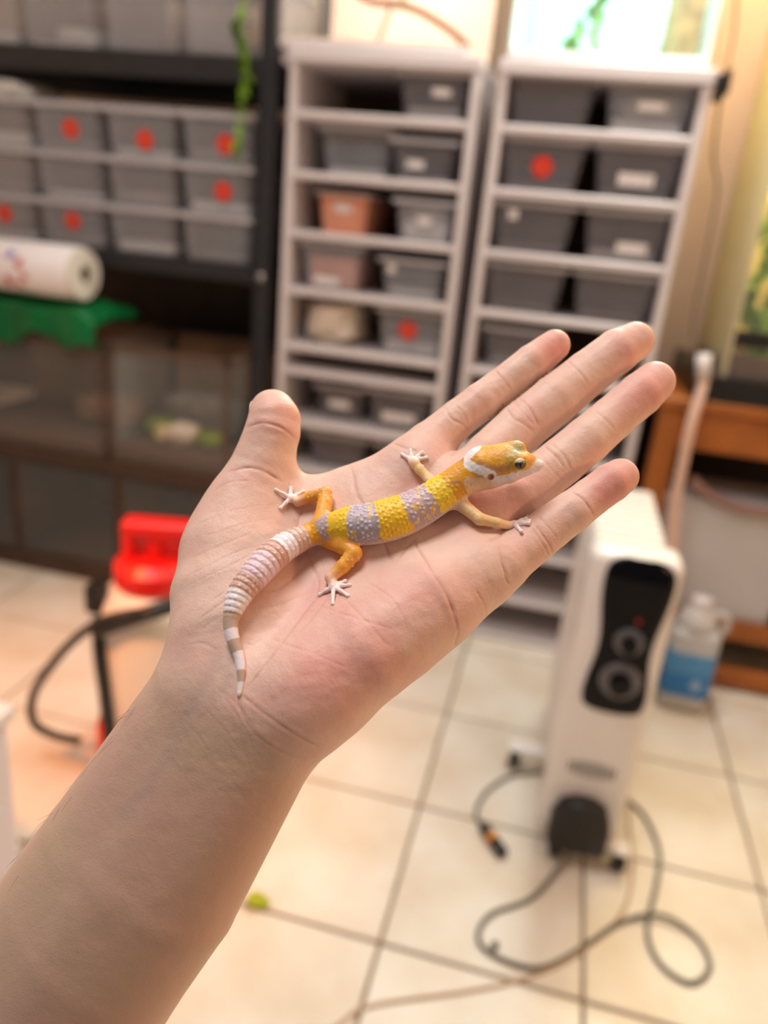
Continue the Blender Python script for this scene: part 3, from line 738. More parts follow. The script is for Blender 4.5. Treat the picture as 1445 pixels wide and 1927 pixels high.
tag(cb, 'thick mauve cable sagging across the opening of the wooden table', 'cable')
bk = thing('black_case', 'black hard case standing under the wooden table', 'case', (.76, 2.04, .0))
obj('body', box(-.105, .105, -.06, .10, .2, .46, .015, 2), black_p, bk); obj('foot', box(-.09, .09, -.05, .09, .1965, .202), black_p, bk)
# terrarium on the table
t2 = thing('planted_terrarium', 'tall planted terrarium with a black base and yellow-green lit leaves', 'terrarium', (.615, 2.20, TZ + .0005))
w2, d2, h2 = .245, .235, .95
yellowback = mat('terrarium_yellow_back', srgb(226, 206, 140), .7, .12, 6)
sidefilm = mat('olive_side_film', srgb(222, 212, 176), .5, .08, 5)
_nt = sidefilm.node_tree; _tr = _nt.nodes.new('ShaderNodeBsdfTranslucent'); _tr.inputs[0].default_value = (*srgb(226, 216, 176), 1)
_mx = _nt.nodes.new('ShaderNodeMixShader'); _mx.inputs[0].default_value = .28
_nt.links.new(_nt.nodes['Principled BSDF'].outputs[0], _mx.inputs[1]); _nt.links.new(_tr.outputs[0], _mx.inputs[2])
_nt.links.new(_mx.outputs[0], _nt.nodes['Material Output'].inputs[0])
obj('base', box(-w2 - .06, w2 + .004, -d2 - .008, d2, 0, .062, .006, 2), black_p, t2)
obj('soil', box(-w2 + .006, w2 - .006, -d2 + .01, d2 - .01, .062, .112, .004), soil, t2)
obj('front_pane', box(-w2 + .006, w2 - .006, -d2, -d2 + .005, .062, h2 - .04), glass, t2)
obj('vent_strip', box(-w2 + .004, w2 - .004, -d2 - .003, -d2 + .007, .135, .172, .003), black_p, t2)
obj('side_pane', box(-w2, -w2 + .005, -d2, d2, .062, h2 - .04), sidefilm, t2)
obj('side_pane', box(w2 - .005, w2, -d2, d2, .062, h2 - .04), glass, t2)
obj('back_wall', box(-w2 + .005, w2 - .005, d2 - .012, d2, .062, h2 - .04), yellowback, t2)
hood2 = obj('hood', box(-w2 - .004, w2 + .004, -d2 - .004, d2, h2 - .04, h2, .004), black_p, t2)
obj('lamp_tube', box(-.18, .18, -.03, .03, h2 - .056, h2 - .042, .004), mat('yellow_lamp', (1, .88, .45), .4, emit=(1.0, .86, .42), estr=150.0), hood2)
for k, (x, y, hh, sd, n) in enumerate([(.44, 2.02, .34, 71, 34), (.52, 2.06, .50, 72, 36), (.62, 2.04, .40, 73, 30), (.72, 2.08, .46, 74, 26), (.47, 2.14, .62, 75, 34)]):
    r_ = random.Random(sd)
    pts = [(0, 0, 0)] + [(r_.uniform(-.04, .04), r_.uniform(-.03, .03), hh*f) for f in (.25, .5, .75, 1)]
    vine(['broad green plant at the front glass of the planted terrarium', 'tall leafy plant behind the front glass of the planted terrarium', 'leafy plant in the middle of the planted terrarium', 'leafy plant at the far end of the planted terrarium', 'tall leafy plant by the film-covered side of the terrarium'][k],
         (x, y, TZ + .113), pts, n, 1.7, sd, 'terrarium_plant', .002)
# hose / cable run down from the terrarium behind the radiator
hp_ = [at(1322, 676, 1.93), at(1324, 712, 1.925), at(1318, 742, 1.915), at(1300, 800, 1.90), at(1283, 880, 1.90), at(1270, 950, 1.90), at(1262, 1050, 1.90)]
hp_.append(Vector((hp_[-1].x + .01, 1.88, .20))); hp_.append(Vector((hp_[-1].x + .0, 1.86, .012)))
ho = thing('drain_hose', 'pale pinkish hose hanging from the terrarium base down past the table leg', 'hose', tuple(hp_[3]))
obj('tube', tube([p - hp_[3] for p in smooth_path(hp_, 6)], .0125, 10), mat('pale_hose', srgb(226, 190, 172), .4, .06, 20), ho, smooth=True)
obj('fitting', tube([hp_[0] - hp_[3] + Vector((0, 0, .012)), hp_[1] - hp_[3]], .017, 12), white_p, ho, smooth=True)
# cable from the ceiling past the cabinet corner to the terrarium
kp = [at(1386, -20, 2.25), at(1380, 70, 2.25), at(1362, 150, 2.2), at(1349, 230, 2.2), at(1343, 300, 2.2), at(1350, 360, 2.2), at(1330, 470, 2.15), at(1312, 560, 2.12), at(1303, 630, 2.10), at(1306, 672, 2.06)]
kc = obj('hanging_cable', tube(smooth_path([p - kp[3] for p in kp], 6), .0035, 8), mat('brown_cable', srgb(120, 96, 66), .5), smooth=True, loc=tuple(kp[3]))
tag(kc, 'thin brown cable hanging between the white cabinet and the planted terrarium', 'cable')
kd_ = thing('plug_adapter', 'dark plug adapter lying on the terrarium base at the cable end', 'adapter', (.335, 2.03, TZ + .0628))
obj('body', box(-.028, .020, -.03, .03, 0, .045, .01, 2), black_p, kd_); obj('pin_collar', box(-.012, .006, -.034, -.026, .012, .032, .003), mat('amber_ring', srgb(150, 104, 30), .5), kd_)
# water jug behind the radiator
jg = thing('water_jug', 'translucent white water jug with a blue label behind the radiator', 'jug', (.432, 1.865, 0))
jw = mat('jug_plastic', srgb(214, 212, 210), .3, .05, 12, alpha=.72)
obj('body', box(-.058, .058, -.055, .055, 0, .225, .018, 3), jw, jg, smooth=True)
obj('shoulder', lathe([(.052, .220), (.046, .245), (.030, .268), (.022, .276)], 24), jw, jg, smooth=True)
obj('cap', lathe([(.024, .276), (.024, .296), (.020, .299)], 20), white_p, jg)
obj('handle', tube(smooth_path([(.03, 0, .262), (.062, 0, .262), (.070, 0, .235), (.056, 0, .205)], 5), .009, 8), jw, jg, smooth=True)
lb = box(-.0595, .0595, -.0565, .0565, .035, .180, .018, 3)
bl = bpy.data.materials.new('blue_label'); bl.use_nodes = True
nt = bl.node_tree; b_ = nt.nodes['Principled BSDF']; tc_ = nt.nodes.new('ShaderNodeTexCoord'); sx_ = nt.nodes.new('ShaderNodeSeparateXYZ')
nt.links.new(tc_.outputs['Object'], sx_.inputs[0]); rr_ = nt.nodes.new('ShaderNodeValToRGB'); rr_.color_ramp.interpolation = 'CONSTANT'
mr_ = nt.nodes.new('ShaderNodeMapRange'); mr_.inputs['From Min'].default_value = .0; mr_.inputs['From Max'].default_value = .2
nt.links.new(sx_.outputs['Z'], mr_.inputs['Value']); nt.links.new(mr_.outputs['Result'], rr_.inputs['Fac'])
e_ = rr_.color_ramp.elements; e_[0].color = (*srgb(20, 116, 190), 1); e_[1].position = .55; e_[1].color = (*srgb(72, 140, 196), 1)
nt.links.new(rr_.outputs['Color'], b_.inputs['Base Color']); b_.inputs['Roughness'].default_value = .4
lbo = obj('label', lb, bl, jg, smooth=True)
obj('label_print', lathe([(.014, 0), (.014, .0008)], 20, 'Y'), mat('label_mark', srgb(150, 180, 206), .5), lbo).location = (.022, -.0572, .085)
# ================================================================== smooth solid surfaces
def smin(a, b, k):
    h = np.maximum(k - np.abs(a - b), 0.0)/k
    return np.minimum(a, b) - h*h*k*0.25
class Cone:
    """tapered round limb from a to b, optionally flattened along n"""
    def __init__(s, a, b, ra, rb, n=None, flat=1.0):
        s.a = np.asarray(a, float); s.ba = np.asarray(b, float) - s.a; s.ra = ra; s.rb = rb
        s.L2 = max(float(s.ba @ s.ba), 1e-12); s.n = n; s.flat = flat
        e = max(ra, rb)
        s.lo = np.minimum(s.a, s.a + s.ba) - e; s.hi = np.maximum(s.a, s.a + s.ba) + e
    def __call__(s, P):
        d = P - s.a
        h = np.clip((d @ s.ba)/s.L2, 0, 1)
        q = d - h[:, None]*s.ba
        if s.n is not None:
            q = q + ((s.flat - 1)*(q @ s.n))[:, None]*s.n
        return np.sqrt((q*q).sum(1)) - (s.ra + (s.rb - s.ra)*h)
def eval_group(P, prims, k, lo, hi, marg):
    F = np.full(len(P), 1.0)
    for ch in prims:                         # limbs joined end to end, then blended limb to limb
        G = None
        for c in ch:
            if np.any(c.lo > hi + marg) or np.any(c.hi < lo - marg): continue
            G = c(P) if G is None else smin(G, c(P), .0006)
        if G is not None: F = smin(F, G, k)
    return F
def surface_nets(fn, lo, hi, vox, B=24):
    """mesh of fn(P, lo, hi) = 0, block by block; returns verts, quads"""
    lo = np.asarray(lo, float); n = np.ceil((np.asarray(hi) - lo)/vox).astype(int) + 2
    nb = (n + B - 1)//B
    VI, VP, Q = [], [], []
    key = lambda I: (I[..., 0].astype(np.int64)*(n[1] + B + 4) + I[..., 1])*(n[2] + B + 4) + I[..., 2]
    half = vox*B*0.5; rad = half*math.sqrt(3)*1.25 + 2*vox
    g = np.arange(B + 1)
    for bi in range(nb[0]):
        for bj in range(nb[1]):
            for bk in range(nb[2]):
                i0 = np.array([bi, bj, bk])*B
                c = lo + i0*vox + half
                if abs(fn(c[None], c - rad, c + rad)[0]) > rad: continue
                I = np.stack(np.meshgrid(g, g, g, indexing='ij'), -1) + i0
                P = (lo + I*vox).reshape(-1, 3)
                F = fn(P, P.min(0), P.max(0)).reshape(B + 1, B + 1, B + 1)
                S = F < 0
                if S.all() or not S.any(): continue
                cnt = np.zeros((B, B, B)); acc = np.zeros((B, B, B, 3))
                offs = [(a, b, c) for a in (0, 1) for b in (0, 1) for c in (0, 1)]
                for o in offs:
                    for ax in range(3):
                        if o[ax]: continue
                        o2 = list(o); o2[ax] = 1
                        sl = tuple(slice(o[t], o[t] + B) for t in range(3)); sl2 = tuple(slice(o2[t], o2[t] + B) for t in range(3))
                        A = F[sl]; C = F[sl2]; m = S[sl] != S[sl2]
                        t = np.where(m, A/np.where(m, A - C, 1), 0)
                        cnt += m
                        for q in range(3):
                            acc[..., q] += m*(o[q] + (t if q == ax else 0))
                w = np.argwhere(cnt > 0)
                pos = acc[w[:, 0], w[:, 1], w[:, 2]]/cnt[w[:, 0], w[:, 1], w[:, 2]][:, None]
                VI.append(key(w + i0)); VP.append(lo + (w + i0 + pos)*vox)
                for ax in range(3):
                    b1, b2 = [(1, 2), (2, 0), (0, 1)][ax]
                    s1 = S[:B, :B, :B]
                    sh = [slice(0, B)]*3; sh[ax] = slice(1, B + 1); s2 = S[tuple(sh)]
                    e = np.argwhere(s1 != s2)
                    if len(e) == 0: continue
                    flip = s1[e[:, 0], e[:, 1], e[:, 2]]
                    e = e + i0
                    d1 = np.zeros(3, int); d1[b1] = 1; d2 = np.zeros(3, int); d2[b2] = 1
                    q = np.stack([key(e), key(e - d1), key(e - d1 - d2), key(e - d2)], 1)
                    q[~flip] = q[~flip][:, ::-1]
                    ok = ((e - d1 - d2) >= 0).all(1)
                    Q.append(q[ok])
    ids = np.concatenate(VI); V = np.concatenate(VP); Q = np.concatenate(Q)
    o = np.argsort(ids); ids = ids[o]; V = V[o]
    R = np.searchsorted(ids, Q); R = np.clip(R, 0, len(ids) - 1)
    good = (ids[R] == Q).all(1)
    return V, R[good]
def np_mesh(name, V, Q):
    me = bpy.data.meshes.new(name)
    me.vertices.add(len(V)); me.vertices.foreach_set('co', np.ascontiguousarray(V, dtype=np.float32).ravel())
    me.loops.add(Q.size); me.loops.foreach_set('vertex_index', np.ascontiguousarray(Q, dtype=np.int32).ravel())
    me.polygons.add(len(Q)); me.polygons.foreach_set('loop_start', np.arange(0, Q.size, 4, dtype=np.int32))
    me.polygons.foreach_set('use_smooth', np.ones(len(Q), dtype=bool))
    me.update(calc_edges=True); me.validate()
    return me
def vnormals(V, Q):
    a = V[Q[:, 2]] - V[Q[:, 0]]; b = V[Q[:, 3]] - V[Q[:, 1]]
    fnm = np.cross(a, b); N = np.zeros_like(V)
    for k in range(4): np.add.at(N, Q[:, k], fnm)
    return N/np.maximum(np.linalg.norm(N, axis=1), 1e-12)[:, None]
def project(V):                              # camera axes -> photo pixels
    return np.stack([IMG_W/2 - FPX*V[:, 0]/V[:, 2], IMG_H/2 + FPX*V[:, 1]/V[:, 2]], 1)
def vnoise(P, freq, seed=0):
    """cheap smooth value noise in 3-D, -1..1"""
    X = P*freq; I = np.floor(X).astype(np.int64); f = X - I; f = f*f*(3 - 2*f)
    def hsh(i, j, k):
        h = (i*374761393 + j*668265263 + k*2147483647 + seed*1274126177) & 0xffffffff
        h = ((h ^ (h >> 13))*1274126177) & 0xffffffff
        return ((h ^ (h >> 16)) & 0xffff)/32767.5 - 1
    r = 0
    for a in (0, 1):
        for b in (0, 1):
            for c in (0, 1):
                w = (f[:, 0] if a else 1 - f[:, 0])*(f[:, 1] if b else 1 - f[:, 1])*(f[:, 2] if c else 1 - f[:, 2])
                r = r + w*hsh(I[:, 0] + a, I[:, 1] + b, I[:, 2] + c)
    return r

# ================================================================== the forearm and open hand
# The palm lies on a tilted plane: further away towards the fingertips and the thumb side.
PU = np.array([0.74, -0.67]); PV = np.array([0.67, 0.74]); PC = np.array([680.0, 1080.0]); PD = 0.262
def palm_depth(px, py):
    dp = np.array([px, py]) - PC
    return PD + (PD/FPX)*(0.30*(dp @ PU) - 0.62*(dp @ PV))
def J(px, py, rpx, off=0.0, depth=None):
    d = palm_depth(px, py) if depth is None else depth
    d = d + off
    r = rpx*d/FPX
    d2 = d + r                                # front of the limb lies on the palm plane
    return cam_pt(px, py, d2), rpx*d2/FPX
def chain(js, **kw):
    out = []
    for a, b in zip(js, js[1:]):
        (pa, ra), (pb, rb) = J(*a), J(*b)
        out.append(Cone(pa, pb, ra, rb, **kw))
    return out
palm = []
palm.append(chain([(500, 1270, 74, .004), (640, 1080, 62, .005), (785, 885, 46, .003)]))   # index metacarpal
palm.append(chain([(510, 1290, 74, .003), (700, 1090, 66, .005), (868, 925, 50, .002)]))   # middle
palm.append(chain([(525, 1300, 74, .003), (740, 1110, 66, .004), (902, 995, 50, .002)]))   # ring
palm.append(chain([(560, 1310, 80, .002), (740, 1190, 76, .001), (900, 1080, 50, .001)]))   # little
palm.append(chain([(470, 1000, 64, .003), (560, 968, 54, .006), (655, 930, 52, .005), (785, 878, 46, .003)]))   # web of the thumb
palm.append(chain([(458, 985, 60, -.004), (420, 1055, 78, -.007), (411, 1120, 88, -.009), (416, 1185, 90, -.008), (430, 1245, 92, -.004)]))   # thenar
palm.append(chain([(480, 1190, 70, .004), (555, 1050, 68, .006), (690, 975, 60, .006)]))
palm.append(chain([(470, 1060, 80, -.006), (480, 1150, 70, -.005)]))
palm.append(chain([(582, 1300, 80, -.004), (690, 1230, 87, -.008), (815, 1132, 82, -.007), (885, 1086, 60, -.002)]))   # hypothenar
aw = .244
palm.append(chain([(440, 1230, 94, .0, .252), (375, 1304, 90, 0, .248), (188, 1588, 108, 0, .252), (90, 1724, 112, 0, .256), (-160, 2080, 126, 0, .275), (-300, 2290, 128, 0, .29)]))
palm.append(chain([(600, 1310, 80, .0, .236), (528, 1366, 88, 0, .236), (340, 1690, 108, 0, .240), (243, 1822, 112, 0, .244), (0, 2200, 126, 0, .262), (-140, 2410, 128, 0, .277)]))
palm.append(chain([(450, 1335, 100, 0, .241), (265, 1640, 120, 0, .241), (165, 1775, 124, 0, .245), (-80, 2140, 132, 0, .262), (-220, 2350, 134, 0, .277)]))
fingers = [
    chain([(775, 885, 46, .003), (812, 834, 43, .002), (862, 788, 36.5, .002), (905, 756, 36, .001), (944, 727, 34.5, .002), (1000, 683, 34, .001), (1043, 650, 29.5, .003)]),
    chain([(868, 925, 50, .002), (922, 860, 49, .001), (979, 806, 47.5, .002), (1045, 752, 46.5, .001), (1104, 704, 43.5, .002), (1160, 662, 42, .001), (1194, 642, 36, .003)]),
    chain([(902, 992, 48, .003), (972, 935, 48, .002), (1057, 868, 45.5, .002), (1105, 828, 44.5, .001), (1150, 789, 42, .002), (1205, 742, 41.5, .001), (1231, 719, 38.5, .003)]),
    chain([(900, 1080, 48, .002), (955, 1057, 45.5, 0), (1036, 992, 41.5, .001), (1075, 964, 39.5, 0), (1110, 937, 37, .001), (1150, 908, 37, 0), (1167, 897, 34.5, .002)]),
    chain([(440, 1000, 62, -.004), (468, 932, 57, -.008), (495, 866, 54.5, -.013), (513, 812, 51.5, -.017), (516, 790, 49, -.018), (513, 776, 43, -.017)]),
]
def hand_field(P, lo, hi):
    F = eval_group(P, palm, .012, lo, hi, .03)
    R = F
    for i, fg in enumerate(fingers):
        G = eval_group(P, [fg], .006, lo, hi, .02)
        R = np.minimum(R, smin(F, G, .016 if i == 4 else .007))
    return R
allp = [c for ch in palm + fingers for c in ch]
HLO = np.min([c.lo for c in allp], 0) - .004; HHI = np.max([c.hi for c in allp], 0) + .004
HV, HQ = surface_nets(hand_field, HLO, HHI, .0013)
bvh_hand = BVHTree.FromPolygons(HV.tolist(), HQ.tolist())
# finer mesh where the palm shows, so that the creases are real furrows
def field_at(P):
    return np.concatenate([hand_field(p, p.min(0), p.max(0)) for p in np.array_split(P, max(1, len(P)//8000))])
N0 = vnormals(HV, HQ); P0 = project(HV)
face0 = -(N0*(HV/np.linalg.norm(HV, axis=1)[:, None])).sum(1)
sel = (face0 > .0) & ((P0 - np.array([455, 1330])) @ np.array([-.55, .83]) < 170)
bm = bmesh.new()
for p in HV: bm.verts.new(p)
bm.verts.ensure_lookup_table()
vl = list(bm.verts)
for q in HQ.tolist():
    try: bm.faces.new([vl[i] for i in q])
    except ValueError: pass
bm.verts.index_update()
es = [e for e in bm.edges if sel[e.verts[0].index] and sel[e.verts[1].index]]
bmesh.ops.subdivide_edges(bm, edges=es, cuts=2, use_grid_fill=True)
hand_me = bpy.data.meshes.new('person'); bm.to_mesh(hand_me); bm.free()
nv = len(hand_me.vertices)
V = np.zeros(nv*3, dtype=np.float32); hand_me.vertices.foreach_get('co', V); V = V.reshape(-1, 3).astype(float)
hand_me.update()
def mesh_normals(me):
    n = np.zeros(len(me.vertices)*3, dtype=np.float32); me.vertex_normals.foreach_get('vector', n); return n.reshape(-1, 3).astype(float)
N = mesh_normals(hand_me)
for _ in range(2):
    f0 = field_at(V); f1 = field_at(V + N*2e-4)
    V = V - N*(np.clip(f0/np.clip((f1 - f0)/2e-4, .4, 2), -.0006, .0006))[:, None]
hand_me.vertices.foreach_set('co', V.astype(np.float32).ravel()); hand_me.update()
N = mesh_normals(hand_me); PX = project(V)
facing = np.clip(-(N*(V/np.linalg.norm(V, axis=1)[:, None])).sum(1), 0, 1)     # skin of the palm side
def seg_dist(P2, pts):
    """distance in photo pixels to a polyline, and position along it 0..1"""
    best = np.full(len(P2), 1e9); tt = np.zeros(len(P2)); pts = np.asarray(pts, float)
    for i in range(len(pts) - 1):
        a = pts[i]; d = pts[i + 1] - a; h = np.clip(((P2 - a) @ d)/(d @ d), 0, 1)
        q = np.linalg.norm(P2 - a - h[:, None]*d, axis=1); m = q < best
        best[m] = q[m]; tt[m] = (i + h[m])/(len(pts) - 1)
    return best, tt
def curve2(pts, n=6): return [(p.x, p.y) for p in smooth_path([(x, y, 0) for x, y in pts], n)]
# creases: points, half width in px, depth in mm
creases = [
    ([(655, 872), (665, 895), (672, 930), (700, 975), (730, 1040), (742, 1062)], 4.5, .35),       # head line top
    ([(742, 1062), (775, 1020), (785, 1030), (812, 1075), (842, 1125), (856, 1165), (862, 1190)], 3.2, .55),  # heart line
    ([(862, 1190), (855, 1215)], 3, .3), ([(895, 1110), (912, 1140), (914, 1165)], 2.5, .35),
    ([(590, 910), (560, 1000), (600, 1100), (560, 1170), (500, 1250), (462, 1300)], 3.2, .45),       # life line
    ([(455, 1308), (500, 1345), (560, 1385), (600, 1405)], 3.0, .45), ([(445, 1310), (470, 1370), (520, 1410), (572, 1430)], 3, .25),
    ([(480, 1115), (520, 1110), (560, 1080), (600, 1035)], 4, .3), ([(470, 1145), (520, 1140), (580, 1115)], 3.5, .2),
    ([(560, 1195), (590, 1160), (620, 1120)], 3, .25), ([(505, 1200), (530, 1210), (590, 1230), (660, 1260)], 2.5, .2),
    ([(640, 1120), (690, 1170), (730, 1215)], 2.2, .2), ([(690, 1095), (740, 1130), (770, 1190)], 2.2, .18),
    ([(600, 1140), (660, 1160), (740, 1185)], 2.2, .2), ([(560, 1240), (600, 1215)], 2.2, .15),
    ([(735, 833), (760, 842), (785, 850)], 3, .35),                                                 # index base
    ([(838, 768), (850, 788), (872, 800), (884, 812)], 2.4, .5), ([(858, 764), (872, 778), (880, 800)], 2.0, .25),
    ([(932, 697), (948, 715), (962, 735)], 2.2, .4),
    ([(952, 768), (968, 788), (985, 798), (1003, 812)], 2.6, .5), ([(975, 748), (998, 770), (1012, 800)], 2.4, .45), ([(965, 756), (985, 778), (1005, 800)], 1.8, .25),
    ([(1068, 680), (1088, 697), (1108, 725)], 2.2, .45),
    ([(1025, 840), (1045, 858), (1062, 880)], 2.4, .5), ([(1040, 838), (1062, 858), (1075, 885)], 2.2, .35), ([(1018, 855), (1035, 880), (1060, 905)], 1.8, .25),
    ([(1120, 772), (1143, 793), (1158, 812)], 2.2, .4),
    ([(1005, 985), (1020, 1005), (1036, 1030), (1040, 1042)], 2.4, .5), ([(1012, 972), (1030, 990), (1048, 1012)], 2.2, .4), ([(1000, 992), (1018, 1018), (1034, 1048)], 1.8, .3),
    ([(1075, 925), (1095, 938), (1110, 958), (1118, 972)], 2.2, .45),
    ([(938, 1030), (945, 1060), (952, 1090), (960, 1100)], 2.6, .4), ([(940, 1055), (955, 1085)], 2, .25),
    ([(920, 1018), (932, 1014), (945, 1004)], 4, .5), ([(845, 858), (858, 850), (875, 835)], 4, .4),
    ([(465, 805), (490, 796), (520, 800), (545, 815), (560, 832)], 3.0, .55), ([(500, 798), (530, 806), (552, 822)], 2.2, .3),
    ([(430, 888), (470, 880), (505, 892), (530, 906)], 3.6, .5), ([(455, 880), (490, 884), (522, 900)], 2.6, .3), ([(395, 930), (430, 908), (470, 905)], 3.0, .25),
    ([(350, 1085), (420, 1050), (470, 1028)], 2.4, .14), ([(345, 1105), (420, 1070), (470, 1045)], 2.4, .12), ([(360, 1050), (430, 1020), (480, 1000)], 2.4, .12),
    ([(375, 985), (440, 960), (500, 950)], 2.4, .12), ([(385, 1010), (460, 985), (520, 975)], 2.4, .1),
    ([(375, 1165), (410, 1140), (430, 1125)], 2.4, .2), ([(370, 1150), (400, 1130), (425, 1112)], 2.4, .18), ([(380, 1185), (405, 1165), (425, 1155)], 2.2, .15),
    ([(352, 1215), (380, 1210), (410, 1225)], 3, .2), ([(400, 1290), (440, 1320), (480, 1370)], 2.6, .16), ([(380, 1330), (420, 1370), (450, 1410)], 2.6, .12),
    ([(330, 1345), (370, 1380), (400, 1430)], 2.4, .1), ([(420, 1310), (445, 1345), (475, 1395)], 2.2, .14),
]
disp = np.zeros(nv); pink = np.zeros(nv)
rng = np.random.RandomState(3)
for pts, w, dep in creases:
    pl = np.array(curve2(pts)); lo2 = pl.min(0) - 5*w; hi2 = pl.max(0) + 5*w
    m = (PX > lo2).all(1) & (PX < hi2).all(1) & (facing > 0.05)
    if not m.any(): continue
    d, t = seg_dist(PX[m], pl)
    fade = np.clip(np.minimum(t, 1 - t)*5 + .25, 0, 1)
    g = np.exp(-(d/(w*.72))**2)*fade*(.75 + .5*vnoise(V[m], 300, 21))
    disp[m] -= dep*1e-3*g*.62
    disp[m] += dep*1e-3*.12*np.exp(-((d - 2.6*w)/(1.6*w))**2)*fade
    pink[m] = np.maximum(pink[m], g*min(dep*1.5, .7))
disp += facing*(vnoise(V, 160, 1)*.00016 + vnoise(V, 420, 2)*.00010 + vnoise(V, 900, 5)*.00004)
V = V + N*disp[:, None]
# skin tone: pale palm, flushed fingertips and heel of the hand, tanned forearm
def blob(x, y, rx, ry, rot=0.0):
    c, s = math.cos(rot), math.sin(rot); d = PX - np.array([x, y])
    a = (d[:, 0]*c + d[:, 1]*s)/rx; b = (-d[:, 0]*s + d[:, 1]*c)/ry
    return np.exp(-(a*a + b*b))
flush = (0.9*blob(1040, 655, 42, 36) + .8*blob(1185, 655, 50, 40, -.6) + .75*blob(1215, 740, 60, 46, -.7) + 1.15*blob(1150, 910, 52, 40, -.6)
         + .6*blob(515, 775, 60, 45) +   .42*blob(585, 1290, 120, 60, -.5) + .30*blob(680, 1270, 120, 60, -.6) + .45*blob(600, 1120, 100, 70)
         + .5*blob(800, 1130, 120, 60, -.6) + .35*blob(480, 905, 60, 20) + .45*blob(890, 960, 70, 50) + .3*blob(760, 940, 60, 40)
         + .4*blob(985, 900, 60, 40) + .3*blob(620, 1230, 120, 60))
flush = np.clip(flush*.85 + .08 + .26*vnoise(V, 90, 4) + .14*vnoise(V, 260, 9), 0, 1)
arm_t = np.clip(((PX - np.array([455, 1330])) @ np.array([-.55, .83]) + 40)/160, 0, 1)
arm_t = arm_t*arm_t*(3 - 2*arm_t)
back = np.clip(1 - facing*2.2, 0, 1)
pale = np.array(srgb(229, 196, 180)); rosy = np.array(srgb(224, 160, 150)); tan = np.array(srgb(204, 175, 150)); rose2 = np.array(srgb(196, 120, 104))
C = pale[None]*(1 - flush[:, None]) + rosy[None]*flush[:, None]
mot = np.clip(.5 + .5*vnoise(V, 55, 11), 0, 1)[:, None]
tan2 = np.array(srgb(206, 168, 152))
armc = tan[None]*mot + tan2[None]*(1 - mot)
C = C*(1 - arm_t[:, None]) + armc*arm_t[:, None]
C = C*(1 - .35*back[:, None]) + tan[None]*.35*back[:, None]
C = C*(1 - .55*pink[:, None]) + rose2[None]*.55*pink[:, None]
vein = np.zeros(nv)
for pts, w in ([(410, 1240), (360, 1330), (330, 1390), (275, 1490)], 10), ([(440, 1230), (425, 1290), (400, 1310)], 8), ([(330, 1385), (300, 1450), (235, 1530)], 9):
    d, t = seg_dist(PX, curve2(pts)); vein = np.maximum(vein, np.exp(-(d/(w*1.5))**2)*(facing > .1))
C = C*(1 - .20*vein[:, None]) + np.array(srgb(150, 145, 150))[None]*.20*vein[:, None]
V_cam = V
W3 = to_world(V)
ORG = to_world(cam_pt(455, 1330, .26))
hand_me.vertices.foreach_set('co', np.ascontiguousarray(W3 - ORG, dtype=np.float32).ravel())
att = hand_me.color_attributes.new('skin_tone', 'FLOAT_COLOR', 'POINT')
att.data.foreach_set('color', np.concatenate([C, np.ones((nv, 1))], 1).astype(np.float32).ravel())
hand_me.polygons.foreach_set('use_smooth', np.ones(len(hand_me.polygons), dtype=bool))
hand_me.update()
def skin_material():
    m = bpy.data.materials.new('skin'); m.use_nodes = True; nt = m.node_tree; b = nt.nodes['Principled BSDF']
    a = nt.nodes.new('ShaderNodeVertexColor'); a.layer_name = 'skin_tone'
    nt.links.new(a.outputs['Color'], b.inputs['Base Color'])
    b.inputs['Roughness'].default_value = .48; b.inputs['Specular IOR Level'].default_value = .38
    b.inputs['Subsurface Weight'].default_value = .22
    b.inputs['Subsurface Radius'].default_value = (1.0, .35, .2); b.inputs['Subsurface Scale'].default_value = .0025
    tc = nt.nodes.new('ShaderNodeTexCoord')
    v = nt.nodes.new('ShaderNodeTexVoronoi'); v.inputs['Scale'].default_value = 1100; v.feature = 'DISTANCE_TO_EDGE'
    mp = nt.nodes.new('ShaderNodeMapping'); mp.inputs['Rotation'].default_value = (.5, .3, .8); mp.inputs['Scale'].default_value = (1, .45, 1)
    nt.links.new(tc.outputs['Object'], mp.inputs['Vector']); nt.links.new(mp.outputs['Vector'], v.inputs['Vector'])
    n = nt.nodes.new('ShaderNodeTexNoise'); n.inputs['Scale'].default_value = 420; n.inputs['Detail'].default_value = 3
    nt.links.new(tc.outputs['Object'], n.inputs['Vector'])
    ad = nt.nodes.new('ShaderNodeMath'); ad.operation = 'ADD'
    nt.links.new(v.outputs['Distance'], ad.inputs[0]); nt.links.new(n.outputs['Fac'], ad.inputs[1])
    bp = nt.nodes.new('ShaderNodeBump'); bp.inputs['Strength'].default_value = .42; bp.inputs['Distance'].default_value = .00025
    nt.links.new(ad.outputs[0], bp.inputs['Height']); nt.links.new(bp.outputs['Normal'], b.inputs['Normal'])
    return m
hand_me.materials.clear()
person = obj('person', hand_me, skin_material(), loc=ORG)
tag(person, 'bare left forearm and open hand, palm up, with a small gecko lying on it', 'person')
